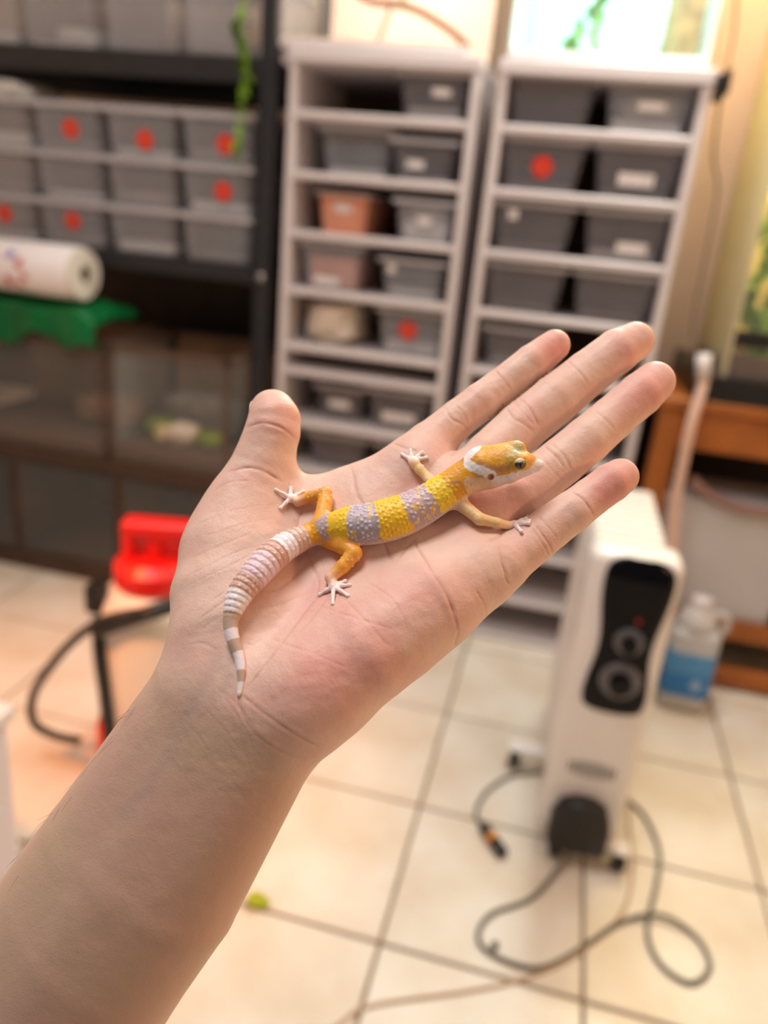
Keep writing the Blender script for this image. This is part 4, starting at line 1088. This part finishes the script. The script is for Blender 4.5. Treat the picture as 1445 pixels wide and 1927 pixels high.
# nails on the far side of the fingertips
nail_m = mat('nail', srgb(232, 190, 176), .3, .08, 200)
pn = np.cross(cam_pt(760, 1000, palm_depth(760, 1000)) - cam_pt(680, 1080, palm_depth(680, 1080)),
              cam_pt(600, 1000, palm_depth(600, 1000)) - cam_pt(680, 1080, palm_depth(680, 1080)))
pn /= np.linalg.norm(pn)
if pn[2] < 0: pn = -pn
for i, fg in enumerate(fingers):
    c = fg[-1]; tip = c.a + c.ba; axis = c.ba/np.linalg.norm(c.ba)
    nn = pn if i < 4 else np.array([-.75, .1, .1]); nn = nn if i == 4 else nn
    back_dir = -nn if i < 4 else np.array([-.8, .15, -.55])
    back_dir = back_dir - axis*(back_dir @ axis); back_dir /= np.linalg.norm(back_dir)
    side = np.cross(axis, back_dir); r = c.rb; bm = bmesh.new(); grid = []
    for a in range(9):
        row = []
        for s in range(9):
            u = a/8*2 - 1; v = s/8*2 - 1
            wd = .80*math.sqrt(max(0, 1 - (max(0, u - .35)/.8)**2*.9 - (max(0, -u - .5)/.8)**2))
            ang = v*wd
            along = (.05 + u*.72)*r*1.15
            rr = r*1.015*math.sqrt(max(.25, 1 - max(0, along/r)**2*.62))
            p = tip + axis*along + (back_dir*math.cos(ang) + side*math.sin(ang))*rr
            row.append(bm.verts.new(Vector(to_world(p) - ORG)))
        grid.append(row)
    for a in range(8):
        for s in range(8): bm.faces.new((grid[a][s], grid[a + 1][s], grid[a + 1][s + 1], grid[a][s + 1]))
    bmesh.ops.recalc_face_normals(bm, faces=bm.faces)
    bmesh.ops.solidify(bm, geom=bm.faces[:], thickness=.0006)
    obj('fingernail', bm, nail_m, person, smooth=True)
# short dark hairs along the outer edge of the forearm
hb = bmesh.new(); idx = np.where((arm_t > .5) & (facing < .45) & (PX[:, 0] < 260) & (PX[:, 1] > 1330) & (PX[:, 1] < 1760) & (N[:, 0] < -.2))[0]
for i in rng.choice(idx, min(55, len(idx)), replace=False):
    p = V_cam[i]; n = N[i]; g = np.array([-.25, -.6, .1]) + rng.randn(3)*.3; g -= n*(g @ n)*.6; g /= np.linalg.norm(g)
    L = rng.uniform(.004, .008)
    pts = [Vector(to_world(p + g*L*t + n*(.35*L*t - .1*L*t*t)) - ORG) for t in (0, .35, .7, 1.0)]
    tube(pts, [.00004, .000036, .00003, .000015], 3, hb)
hair = obj('arm_hair', hb, mat('arm_hair', srgb(52, 36, 28), .5), person); hair['kind'] = 'stuff'
# ================================================================== the leopard gecko on the palm
VIEW = np.array([0, 0, 1.0])
def palm_hit(px, py):
    d = cam_dir(px, py); d = d/np.linalg.norm(d)
    h = bvh_hand.ray_cast(Vector((0, 0, 0)), Vector(d))
    if h[0] is None: return cam_pt(px, py, palm_depth(px, py)), pn
    return np.array(h[0]), np.array(h[1])
GUP = pn.copy()                                           # away from the palm
COSV = abs((cam_dir(740, 980)/np.linalg.norm(cam_dir(740, 980))) @ GUP)
# (px, py, radius px, share of the radius as clearance)
SP = [(449, 1308, 2.6, 1), (452, 1292, 4.6, 1), (453.5, 1262, 7.5, 1), (449, 1233, 9.0, 1), (437.5, 1200, 11.5, 1), (434, 1170, 13.5, 1),
      (443, 1138, 20, .9), (458, 1109, 25, .9), (487, 1074, 28.5, .9), (510, 1050, 29, .9), (534, 1031, 26.5, .9), (560, 1017, 24, .9),
      (583, 1007, 21, .95), (606, 999, 23, .95), (630, 992, 28, .9), (662, 989, 36.5, .85), (700, 986, 39, .8), (740, 976, 40, .8), (775, 962, 38, .8),
      (805, 946, 35, .85), (833, 928, 33, .95), (855, 911, 30, 1.1), (873, 899, 28, 1.3)]
def spine_point(px, py, r, share):
    best = None
    h, nn = palm_hit(px, py)
    dist = np.linalg.norm(h)
    rm = r*h[2]*-1/FPX
    d = h/dist
    p = h - d*(rm*share*.96/COSV)
    return p, r*(-p[2])/FPX
raw = [spine_point(*s) for s in SP]
Pn = np.array([p for p, r in raw]); Rn = np.array([r for p, r in raw])
for _ in range(3):                                        # the back bridges the small hollows of the palm
    Pz = Pn.copy(); Pz[1:-1] = .25*Pn[:-2] + .5*Pn[1:-1] + .25*Pn[2:]
    d = Pn/np.linalg.norm(Pn, axis=1)[:, None]
    Pn = d*np.linalg.norm(Pz, axis=1)[:, None]
# fine spine
fine = np.array([tuple(v) for v in smooth_path([tuple(p) for p in Pn], 6)])
fr = np.array([v.x for v in smooth_path([(r, 0, 0) for r in Rn], 6)])
spx = np.array([(v.x, v.y) for v in smooth_path([(s[0], s[1], 0) for s in SP], 6)])
g_flat = np.where(np.arange(len(fine)) > 84, 1.10, 1.04)
body = [Cone(fine[i], fine[i + 1], fr[i], fr[i + 1], GUP, float(g_flat[i])) for i in range(len(fine) - 1)]
sc = -Pn[17][2]/FPX                                       # metres per pixel at the gecko
# head frame
hd0 = np.array(Pn[-1]); dz = np.linalg.norm(Pn[-1])
def hp(px, py, toward=0.0):
    d = cam_dir(px, py); return d/np.linalg.norm(d)*(dz - toward*sc)
HB, HM, HS, HN = hp(908, 876, 2), hp(948, 869, 2), hp(988, 871, 0), hp(1015, 874, -3)
head = [Cone(fine[-1], HB, 28*sc, 38*sc, GUP, 1.12), Cone(HB, HM, 38*sc, 35.5*sc, GUP, 1.12), Cone(HM, HS, 35.5*sc, 21*sc, GUP, 1.12), Cone(HS, HN, 21*sc, 8.5*sc, GUP, 1.08)]
jaw_c = [Cone(hp(890, 900, -2), hp(925, 894, 4), 27*sc, 25*sc), Cone(hp(925, 894, 4), hp(958, 888, 4), 25*sc, 21*sc), Cone(hp(958, 888, 4), hp(1008, 879, -2), 21*sc, 9*sc)]
hf = HN - HB; hf /= np.linalg.norm(hf)
hup = GUP - hf*(GUP @ hf); hup /= np.linalg.norm(hup); hside = np.cross(hf, hup)
if hside[1] > 0: hside = -hside                           # towards the near (lower) flank
EYE_N = hp(977, 871, 26); EYE_F = hp(972, 843, -6)
brow = [Cone(EYE_N - hside*5*sc - hf*5*sc, EYE_N - hside*5*sc + hf*5*sc, 15.5*sc, 13.5*sc), Cone(EYE_F - hf*5*sc, EYE_F + hf*5*sc, 13.5*sc, 12*sc)]
# legs: hip/shoulder, knee/elbow, wrist, foot centre, then toe tips
def lp(px, py, rpx, lift):
    h, nn = palm_hit(px, py); d = h/np.linalg.norm(h)
    return h - d*((rpx*sc*.9 + lift*sc)/COSV)
legs_px = [
    dict(c='rear', root=(603, 984, 15), j=[((611, 948), 14.5, 10), ((612, 928), 13, 10), ((585, 934), 11.5, 5), ((560, 944), 9.5, 1), ((547, 938), 7, 0)],
         toes=[(519, 922), (547, 918), (571, 925), (528, 956)]),
    dict(c='rear', root=(620, 1016, 17), j=[((645, 1026), 17, 6), ((667, 1041), 14, 8), ((645, 1066), 13, 4), ((622, 1088), 10.5, 1), ((628, 1104), 7.5, 0)],
         toes=[(601, 1119), (626, 1136), (655, 1121), (658, 1101), (650, 1093)]),
    dict(c='front', root=(824, 915, 12), j=[((806, 900), 10, 3), ((790, 884), 9.5, 2), ((780, 872), 9.5, 0), ((776, 868), 7.5, 0)],
         toes=[(756, 855), (772, 847), (794, 851), (803, 861), (795, 878)]),
    dict(c='front', root=(852, 940, 16), j=[((872, 952), 13, 6), ((903, 977), 11.5, 5), ((935, 984), 9.5, 10), ((956, 989), 8, 8), ((968, 987), 7, 5)],
         toes=[(993, 972), (996, 980), (990, 977), (981, 1000), (994, 985)]),
]
limbs, toes, limb_info = [], [], []
for L in legs_px:
    rp = np.array([int(np.argmin(np.linalg.norm(spx - np.array(L['root'][:2]), axis=1)))])
    root = hp(L['root'][0], L['root'][1]); base = fine[rp[0]]
    d = cam_dir(L['root'][0], L['root'][1]); d /= np.linalg.norm(d)
    root = d*np.linalg.norm(base)
    pts = [root] + [lp(*p, r, l) for p, r, l in L['j']]
    rr = [L['root'][2]*sc] + [r*sc for p, r, l in L['j']]
    seg = [Cone(pts[i], pts[i + 1], rr[i], rr[i + 1]) for i in range(len(pts) - 1)]
    limbs.append(seg); limb_info.append((np.array(pts), L['c']))
    foot = pts[-1]; tl = []
    for t in L['toes']:
        tip = lp(*t, 2.8, 3.0 if L is legs_px[3] else .3); mid = (foot + tip)/2 + GUP*1.5*sc
        tl += [Cone(foot, mid, 5.2*sc, 3.5*sc), Cone(mid, tip, 3.5*sc, 2.8*sc), Cone(tip, tip, 3.4*sc, 3.4*sc)]
    toes.append(tl)
EAR = hp(924, 899, 36)
def gecko_field(P, lo, hi):
    F = eval_group(P, [body], .002, lo, hi, .012)
    Hd = eval_group(P, [head], .002, lo, hi, .012)
    Hd = smin(Hd, eval_group(P, [jaw_c], .002, lo, hi, .012), .0016)
    Hd = smin(Hd, eval_group(P, [[c] for c in brow], .002, lo, hi, .012), .0022)
    F = smin(F, Hd, .003)
    for seg, tl in zip(limbs, toes):
        G = eval_group(P, [seg], .002, lo, hi, .012)
        T = eval_group(P, [tl], .001, lo, hi, .012)
        F = smin(F, smin(G, T, .0009), .0022)
    e = np.linalg.norm(P - EAR, axis=1) - 6.4*sc
    return np.maximum(F, -e)
allg = body + head + jaw_c + brow + [c for s in limbs + toes for c in s]
GLO = np.min([c.lo for c in allg], 0) - .002; GHI = np.max([c.hi for c in allg], 0) + .002
GV, GQ = surface_nets(gecko_field, GLO, GHI, .00032, 24)
gme = np_mesh('gecko', GV, GQ); GN = mesh_normals(gme)
# --- where on the animal each point lies
kd = KDTree(len(fine))
for i, p in enumerate(fine): kd.insert(Vector(p), i)
kd.balance()
idx = np.array([kd.find(Vector(p))[1] for p in GV.tolist()])
def seg_param(P, A, i):
    a = A[np.clip(i, 0, len(A) - 2)]; b = A[np.clip(i + 1, 1, len(A) - 1)]
    d = b - a; h = np.clip(((P - a)*d).sum(1)/(d*d).sum(1), 0, 1); return i + h
tpar = np.maximum(seg_param(GV, fine, np.maximum(idx - 1, 0)), 0)
m = tpar >= idx - 1e-6
t2 = seg_param(GV, fine, idx); tpar = np.where(m, t2, tpar)
ti = np.clip(np.round(tpar).astype(int), 0, len(fine) - 1)
T = np.gradient(fine, axis=0); T /= np.linalg.norm(T, axis=1)[:, None]
UP = GUP[None] - T*(T @ GUP)[:, None]; UP /= np.linalg.norm(UP, axis=1)[:, None]
SD = np.cross(T, UP)
rel = GV - fine[ti]
hgt = (rel*UP[ti]).sum(1)/fr[ti]; lat = (rel*SD[ti]).sum(1)/fr[ti]
ang = np.arctan2(lat, hgt)                                # 0 on the back, +-pi under the belly
spxd = np.concatenate([[0], np.cumsum(np.linalg.norm(np.diff(spx, axis=0), axis=1))])
sl = np.interp(tpar, np.arange(len(fine)), spxd)          # px along the spine from the tail tip
dbody = np.linalg.norm(rel, axis=1) - fr[ti]
hdir = GV - HB; hx = (hdir @ hf)/sc; hy = (hdir @ hup)/sc; hz = (hdir @ hside)/sc     # head coordinates, px
neck_d = ((GV - fine[-1]) @ hf)/sc
is_head = (neck_d > 0) & (np.linalg.norm(GV - HM, axis=1) < 90*sc)
# limbs
ldist = np.full(len(GV), 9.0); lid = np.full(len(GV), -1); lt = np.zeros(len(GV))
for k, (pts, c) in enumerate(limb_info):
    for i in range(len(pts) - 1):
        a = pts[i]; d = pts[i + 1] - a; h = np.clip(((GV - a) @ d)/(d @ d), 0, 1)
        q = np.linalg.norm(GV - a - h[:, None]*d, axis=1) - limbs[k][i].ra*(1 - h) - limbs[k][i].rb*h
        mm = q < ldist; ldist[mm] = q[mm]; lid[mm] = k; lt[mm] = (i + h[mm])/(len(pts) - 1)
    for c2 in toes[k]:
        q = np.abs(c2(GV)); mm = q < ldist; ldist[mm] = q[mm]; lid[mm] = k; lt[mm] = 1.2
limb_w = np.clip((dbody - ldist)/(.0012) + .35, 0, 1)*(lid >= 0)
limb_w[is_head & (lid != 3)] = 0
def srg(*c): return np.array(srgb(*c))
YEL, ORG_, LAV, GRY = srg(250, 205, 30), srg(240, 172, 36), srg(196, 172, 178), srg(178, 172, 186)
WHT, LIL, PNK, BEI = srg(243, 236, 242), srg(232, 208, 220), srg(214, 174, 162), srg(218, 188, 174)
BRN, BRT = srg(196, 172, 152), srg(252, 216, 52)
bands = [((452, 1283), WHT), ((453, 1262), BRN), ((449, 1228), WHT), ((440, 1208), BRN), ((436, 1187), WHT), ((437, 1152), BRN), ((451, 1120), WHT), ((475, 1089), PNK),
         ((503, 1058), LIL), ((521, 1041), PNK), ((547, 1024), WHT), ((577, 1009), BEI), ((603, 999), ORG_), ((627, 991), LAV), ((662, 988), YEL), ((710, 984), GRY),
         ((764, 967), YEL), ((816, 939), LAV), ((845, 919), BRT), ((885, 892), ORG_)]
bs = [spxd[int(np.argmin(np.linalg.norm(spx - np.array(b[0]), axis=1)))] for b in bands]; bs[-1] = 1e9
wob = 3.0*vnoise(GV, 420, 31) + 1.6*vnoise(GV, 1100, 32)
slw = sl + np.where(sl > 330, wob*1.3, wob*.25) 
bi = np.searchsorted(np.array(bs), slw); bi = np.clip(bi, 0, len(bands) - 1)
GC = np.array([b[1] for b in bands])[bi]
def mixc(C, col, w): return C*(1 - w[:, None]) + np.asarray(col)[None]*w[:, None]
n1 = vnoise(GV, 600, 41); n2 = vnoise(GV, 1500, 42); n3 = vnoise(GV, 300, 43)
lavband = np.isin(bi, [13, 15, 17])
GC = mixc(GC, YEL*.95, np.clip((n1 - .35)*5, 0, 1)*np.isin(bi, [15, 17])*.9)
GC = mixc(GC, LIL, np.clip(.5 - np.abs(ang)*.9, 0, .5)*np.isin(bi, [15, 17]))
GC = mixc(GC, ORG_*.93, np.clip((n3 + .1)*1.2, 0, 1)*np.isin(bi, [14, 16])*.5*np.clip(np.abs(ang) - .5, 0, 1))
GC = mixc(GC, srg(190, 140, 120), np.clip((n1 - .15)*5, 0, 1)*(bi == 19)*.75)
belly = np.clip((np.abs(ang) - 1.45)*3, 0, 1)*(bi >= 12)
GC = mixc(GC, srg(236, 222, 222), belly)
tb = np.clip((np.abs(ang) - 1.5)*2.5, 0, 1)*(bi < 12); GC = mixc(GC, srg(226, 184, 172), tb*.6)
# head pattern, laid out along the lines of the near side of the head
gp = project(GV); gx, gy = gp[:, 0], gp[:, 1]
hc = np.tile(srg(233, 168, 54), (len(GV), 1))
hc = mixc(hc, srg(242, 192, 84), np.clip(n1*2, 0, 1)*.7)
hc = mixc(hc, srg(222, 160, 86), np.clip((gx - 990)/14, 0, 1)*.8)
d_, t_ = seg_dist(gp, [(903, 873), (930, 884), (955, 882)])
hc = mixc(hc, srg(190, 146, 118), np.clip((9 + 3*n1 - d_)/4, 0, 1)*.75)
hc = mixc(hc, srg(150, 158, 122), np.exp(-((gx - 972)/15)**2 - ((gy - 846)/13)**2)*.95)
hc = mixc(hc, srg(176, 164, 84), np.exp(-((gx - 958)/12)**2 - ((gy - 860)/12)**2)*.6)
lip_y = np.interp(gx, [915, 930, 954, 973, 993, 1012, 1026], [896, 894, 893, 886, 882.5, 881, 881.5])
lipw = np.clip((gy - lip_y + 1.2*n1)/2.0, 0, 1)
hc = mixc(hc, srg(240, 230, 234), lipw)
low_y = np.interp(gx, [870, 915, 950, 1000, 1026], [890, 903, 905, 890, 884])
hc = mixc(hc, srg(240, 208, 192), np.clip((gy - low_y)/4, 0, 1)*.8)
neck_l = np.interp(gy, [840, 858, 866, 876, 884, 892, 930], [896, 880, 874, 880, 897, 915, 940])
behind = np.clip((neck_l - gx)/2, 0, 1)
neckc = mixc(np.tile(ORG_, (len(GV), 1)), srg(196, 142, 112), np.clip((n1 - .1)*5, 0, 1)*.7)
neckc = mixc(neckc, srg(240, 206, 170), np.clip((gy - np.interp(gx, [855, 880, 925], [918, 893, 898]))/6, 0, 1))
hc = hc*(1 - behind[:, None]) + neckc*behind[:, None]
d_, t_ = seg_dist(gp, curve2([(896, 841), (880, 856), (876, 866), (884, 876), (899, 883), (914, 889), (926, 894)]))
hc = mixc(hc, srg(252, 248, 250), np.clip((9.4 + 1.5*n2 - d_)/1.6, 0, 1))
d_, t_ = seg_dist(gp, [(930, 892), (945, 896), (958, 890), (972, 886)])
hc = mixc(hc, srg(206, 170, 158), np.clip((n2 - .1)*5, 0, 1)*np.clip((5 - d_)/2, 0, 1)*.7)
eard = np.linalg.norm(GV - EAR, axis=1)/sc
hc = mixc(hc, srg(172, 104, 84), np.clip((8.0 - eard)/1.0, 0, 1))
nos = np.hypot(gx - 1019, gy - 871.5)
hc = mixc(hc, srg(140, 70, 74), np.clip((2.8 - nos)/1.0, 0, 1))
hw = np.clip((neck_d + 2)/4, 0, 1)*is_head
GC = GC*(1 - hw[:, None]) + hc*hw[:, None]
# leg colours
rear = np.isin(lid, [0, 1])
lc = np.where(rear[:, None], srg(240, 170, 62)[None], srg(242, 206, 150)[None])
lc = mixc(lc, srg(222, 150, 70), np.clip(n1, 0, 1)*.5*rear)
lc = mixc(lc, srg(240, 205, 190), np.clip((lt - .66)/.18, 0, 1)*.85)
lc = mixc(lc, srg(247, 232, 230), np.clip((lt - .9)/.15, 0, 1))
lc = mixc(lc, srg(236, 205, 190), (~rear)*np.clip((.28 - lt)*5, 0, 1)*.8)
GC = GC*(1 - limb_w[:, None]) + lc*limb_w[:, None]
# --- tubercles: raised scales in loose rows
tub = []
rs = np.random.RandomState(11)
Ltot = spxd[-1]; s0 = 172.0
while s0 < Ltot + 4:
    tail = s0 < spxd[int(np.argmin(np.linalg.norm(spx - np.array((590, 1004)), axis=1)))]
    i = int(np.clip(np.interp(s0, spxd, np.arange(len(fine))), 0, len(fine) - 1))
    circ = fr[i]/sc
    step = (11.2 if tail else 8.6)
    nn_ = max(5, int(circ*2.6/(9.0 if tail else 8.4)))
    for k in range(nn_):
        a = -1.62 + 3.24*(k + (.5 if int(s0/step) % 2 else 0) + rs.uniform(-.22, .22))/nn_
        ss = s0 + rs.uniform(-2, 2)*(.3 if tail else 1)
        ii = int(np.clip(np.interp(ss, spxd, np.arange(len(fine))), 0, len(fine) - 1))
        p = fine[ii] + (UP[ii]*math.cos(a)/g_flat[ii] + SD[ii]*math.sin(a))*fr[ii]
        tub.append((p, rs.uniform(2.7, 3.9)*(1.0 if abs(a) < 1.2 else .8), tail))
    s0 += step
for k, (pts, c) in enumerate(limb_info):
    if c != 'rear': continue
    for i in range(1, 4):
        for q in range(22):
            h = rs.uniform(0, 1); p = pts[i - 1]*(1 - h) + pts[i]*h
            dd = rs.randn(3); dd /= np.linalg.norm(dd)
            tub.append((p + dd*limbs[k][i - 1].ra*.98, rs.uniform(2.2, 3.2), False))
kt = KDTree(len(tub))
for i, tb_ in enumerate(tub): kt.insert(Vector(tb_[0]), i)
kt.balance()
res = [kt.find(Vector(p)) for p in GV.tolist()]
tdist = np.array([r[2] for r in res])/sc; tix = np.array([r[1] for r in res])
trad = np.array([t_[1] for t_ in tub])[tix]; ttail = np.array([t_[2] for t_ in tub])[tix]
bmp = np.clip(1 - (tdist/trad)**2, 0, 1)
bmp[hw > .6] = 0
gd = bmp*np.where(ttail, .00032, .00038)
# rings of the tail and the fine granular skin
tailm = (bi < 12) & (limb_w < .3)
ring = np.abs(((sl + 4)/11.2) % 1 - .5)*2
gd += np.where(tailm & (sl > 150), -.00034*(.5 - .5*np.cos(PI*np.clip((ring - .45)/.55, 0, 1)))*np.clip(fr[ti]/sc/24, 0, 1), 0)
gd += vnoise(GV, 1900, 51)*.00005 + np.where(hw > .5, vnoise(GV, 1300, 52)*.00008, 0)
lower = np.clip((np.abs(ang) - 1.15)*4, 0, 1)*np.clip((2.0 - np.abs(ang))*4, 0, 1)*(bi >= 13)*(limb_w < .3)*(hw < .3)
gd += lower*vnoise(GV, 1500, 53)*.00022
tc_w = bmp**.7
GC = np.where((tc_w > .15)[:, None] & lavband[:, None], mixc(GC, srg(232, 222, 232), tc_w*.75), GC)
GC = np.where((tc_w > .15)[:, None] & tailm[:, None], mixc(GC, srg(246, 232, 226), tc_w*.6), GC)
ym = np.isin(bi, [12, 14, 16, 18, 19]) & (hw < .5)
GC = np.where((tc_w > .15)[:, None] & ym[:, None] & (belly < .4)[:, None], mixc(GC, srg(255, 216, 40), tc_w*.6), GC)
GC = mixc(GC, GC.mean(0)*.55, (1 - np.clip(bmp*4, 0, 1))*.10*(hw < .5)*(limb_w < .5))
GV2 = GV + GN*gd[:, None]
GORG = to_world(Pn[17] - GUP*Rn[17])
gme.vertices.foreach_set('co', np.ascontiguousarray(to_world(GV2) - GORG, dtype=np.float32).ravel())
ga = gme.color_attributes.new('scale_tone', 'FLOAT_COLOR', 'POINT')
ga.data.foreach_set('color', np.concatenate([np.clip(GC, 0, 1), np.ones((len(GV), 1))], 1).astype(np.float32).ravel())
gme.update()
def gecko_material():
    m = bpy.data.materials.new('gecko_skin'); m.use_nodes = True; nt = m.node_tree; b = nt.nodes['Principled BSDF']
    a = nt.nodes.new('ShaderNodeVertexColor'); a.layer_name = 'scale_tone'
    nt.links.new(a.outputs['Color'], b.inputs['Base Color'])
    b.inputs['Roughness'].default_value = .42; b.inputs['Specular IOR Level'].default_value = .45
    b.inputs['Subsurface Weight'].default_value = .15; b.inputs['Subsurface Radius'].default_value = (1, .5, .25); b.inputs['Subsurface Scale'].default_value = .0012
    tc = nt.nodes.new('ShaderNodeTexCoord')
    v = nt.nodes.new('ShaderNodeTexVoronoi'); v.inputs['Scale'].default_value = 2200
    nt.links.new(tc.outputs['Object'], v.inputs['Vector'])
    bp = nt.nodes.new('ShaderNodeBump'); bp.inputs['Strength'].default_value = .35; bp.inputs['Distance'].default_value = .00012; bp.invert = True
    nt.links.new(v.outputs['Distance'], bp.inputs['Height']); nt.links.new(bp.outputs['Normal'], b.inputs['Normal'])
    return m
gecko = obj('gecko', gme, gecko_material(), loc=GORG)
tag(gecko, 'juvenile leopard gecko with yellow and lavender bands and a white-ringed tail', 'gecko')
# --- eyes
eye_m = mat('gecko_iris', srgb(92, 82, 66), .08, .45, 2500, coat=1.0)
lidm = mat('gecko_eyelid', srgb(226, 220, 190), .4, .1, 900)
rimm = mat('gecko_eye_rim', srgb(214, 190, 60), .4, .1, 900)
pupm = mat('gecko_pupil', (.004, .004, .004), .1)
def uv_part(name, center, ax, rx, ry, rz, m, parent, cut=None):
    """ellipsoid in the frame ax = (x, y, z)"""
    b = bmesh.new(); bmesh.ops.create_uvsphere(b, u_segments=24, v_segments=16, radius=1)
    if cut:
        bmesh.ops.delete(b, geom=[f for f in b.faces if cut(f.calc_center_median())], context='FACES')
    for v in b.verts:
        p = center + ax[0]*v.co.x*rx + ax[1]*v.co.y*ry + ax[2]*v.co.z*rz
        v.co = Vector(to_world(p) - GORG)
    if cut:
        bmesh.ops.recalc_face_normals(b, faces=b.faces)
        bmesh.ops.solidify(b, geom=b.faces[:], thickness=.00025)
    return obj(name, b, m, parent, smooth=True)
def skin_hit(px, py):
    d = cam_dir(px, py); d /= np.linalg.norm(d)
    ts = np.linspace(dz - 60*sc, dz + 40*sc, 400); F = gecko_field(d[None]*ts[:, None], d*ts[0] - .02, d*ts[-1] + .02)
    k = np.argmax(F < 0); return d*ts[k]
for ctr, s in ((skin_hit(978.5, 874), 1), (EYE_F, -1)):
    outd = hside*s*.80 + hup*.34 + hf*.34; outd /= np.linalg.norm(outd)
    if s > 0: outd = outd*.6 - .4*ctr/np.linalg.norm(ctr); outd /= np.linalg.norm(outd)
    ey = hup - outd*(hup @ outd); ey /= np.linalg.norm(ey); ex = np.cross(ey, outd)
    c0 = ctr - outd*(3.4*sc) if s > 0 else ctr + outd*(5.0*sc)
    e = uv_part('eye', c0, (ex, ey, outd), 11.0*sc, 9.4*sc, 7*sc, eye_m, gecko)
    uv_part('pupil', c0 + outd*5.7*sc, (ex, ey, outd), 2.0*sc, 6.6*sc, 1.6*sc, pupm, e)
    # rim below, pale lid above
    rb = bmesh.new(); ring_pts = []
    for k in range(33):
        a = 2*PI*k/32
        p = c0 + (ex*math.cos(a)*11.4 + ey*math.sin(a)*9.8 + outd*2.4)*sc
        ring_pts.append(Vector(to_world(p) - GORG))
    obj('eye_rim', tube(ring_pts, 1.5*sc, 6, rb), rimm, gecko, smooth=True)
    uv_part('eyelid', c0 + ey*.8*sc, (ex, ey, outd), 12.4*sc, 11.2*sc, 8.8*sc, lidm, gecko, cut=lambda f: f.y < .42 or f.z < -.15)
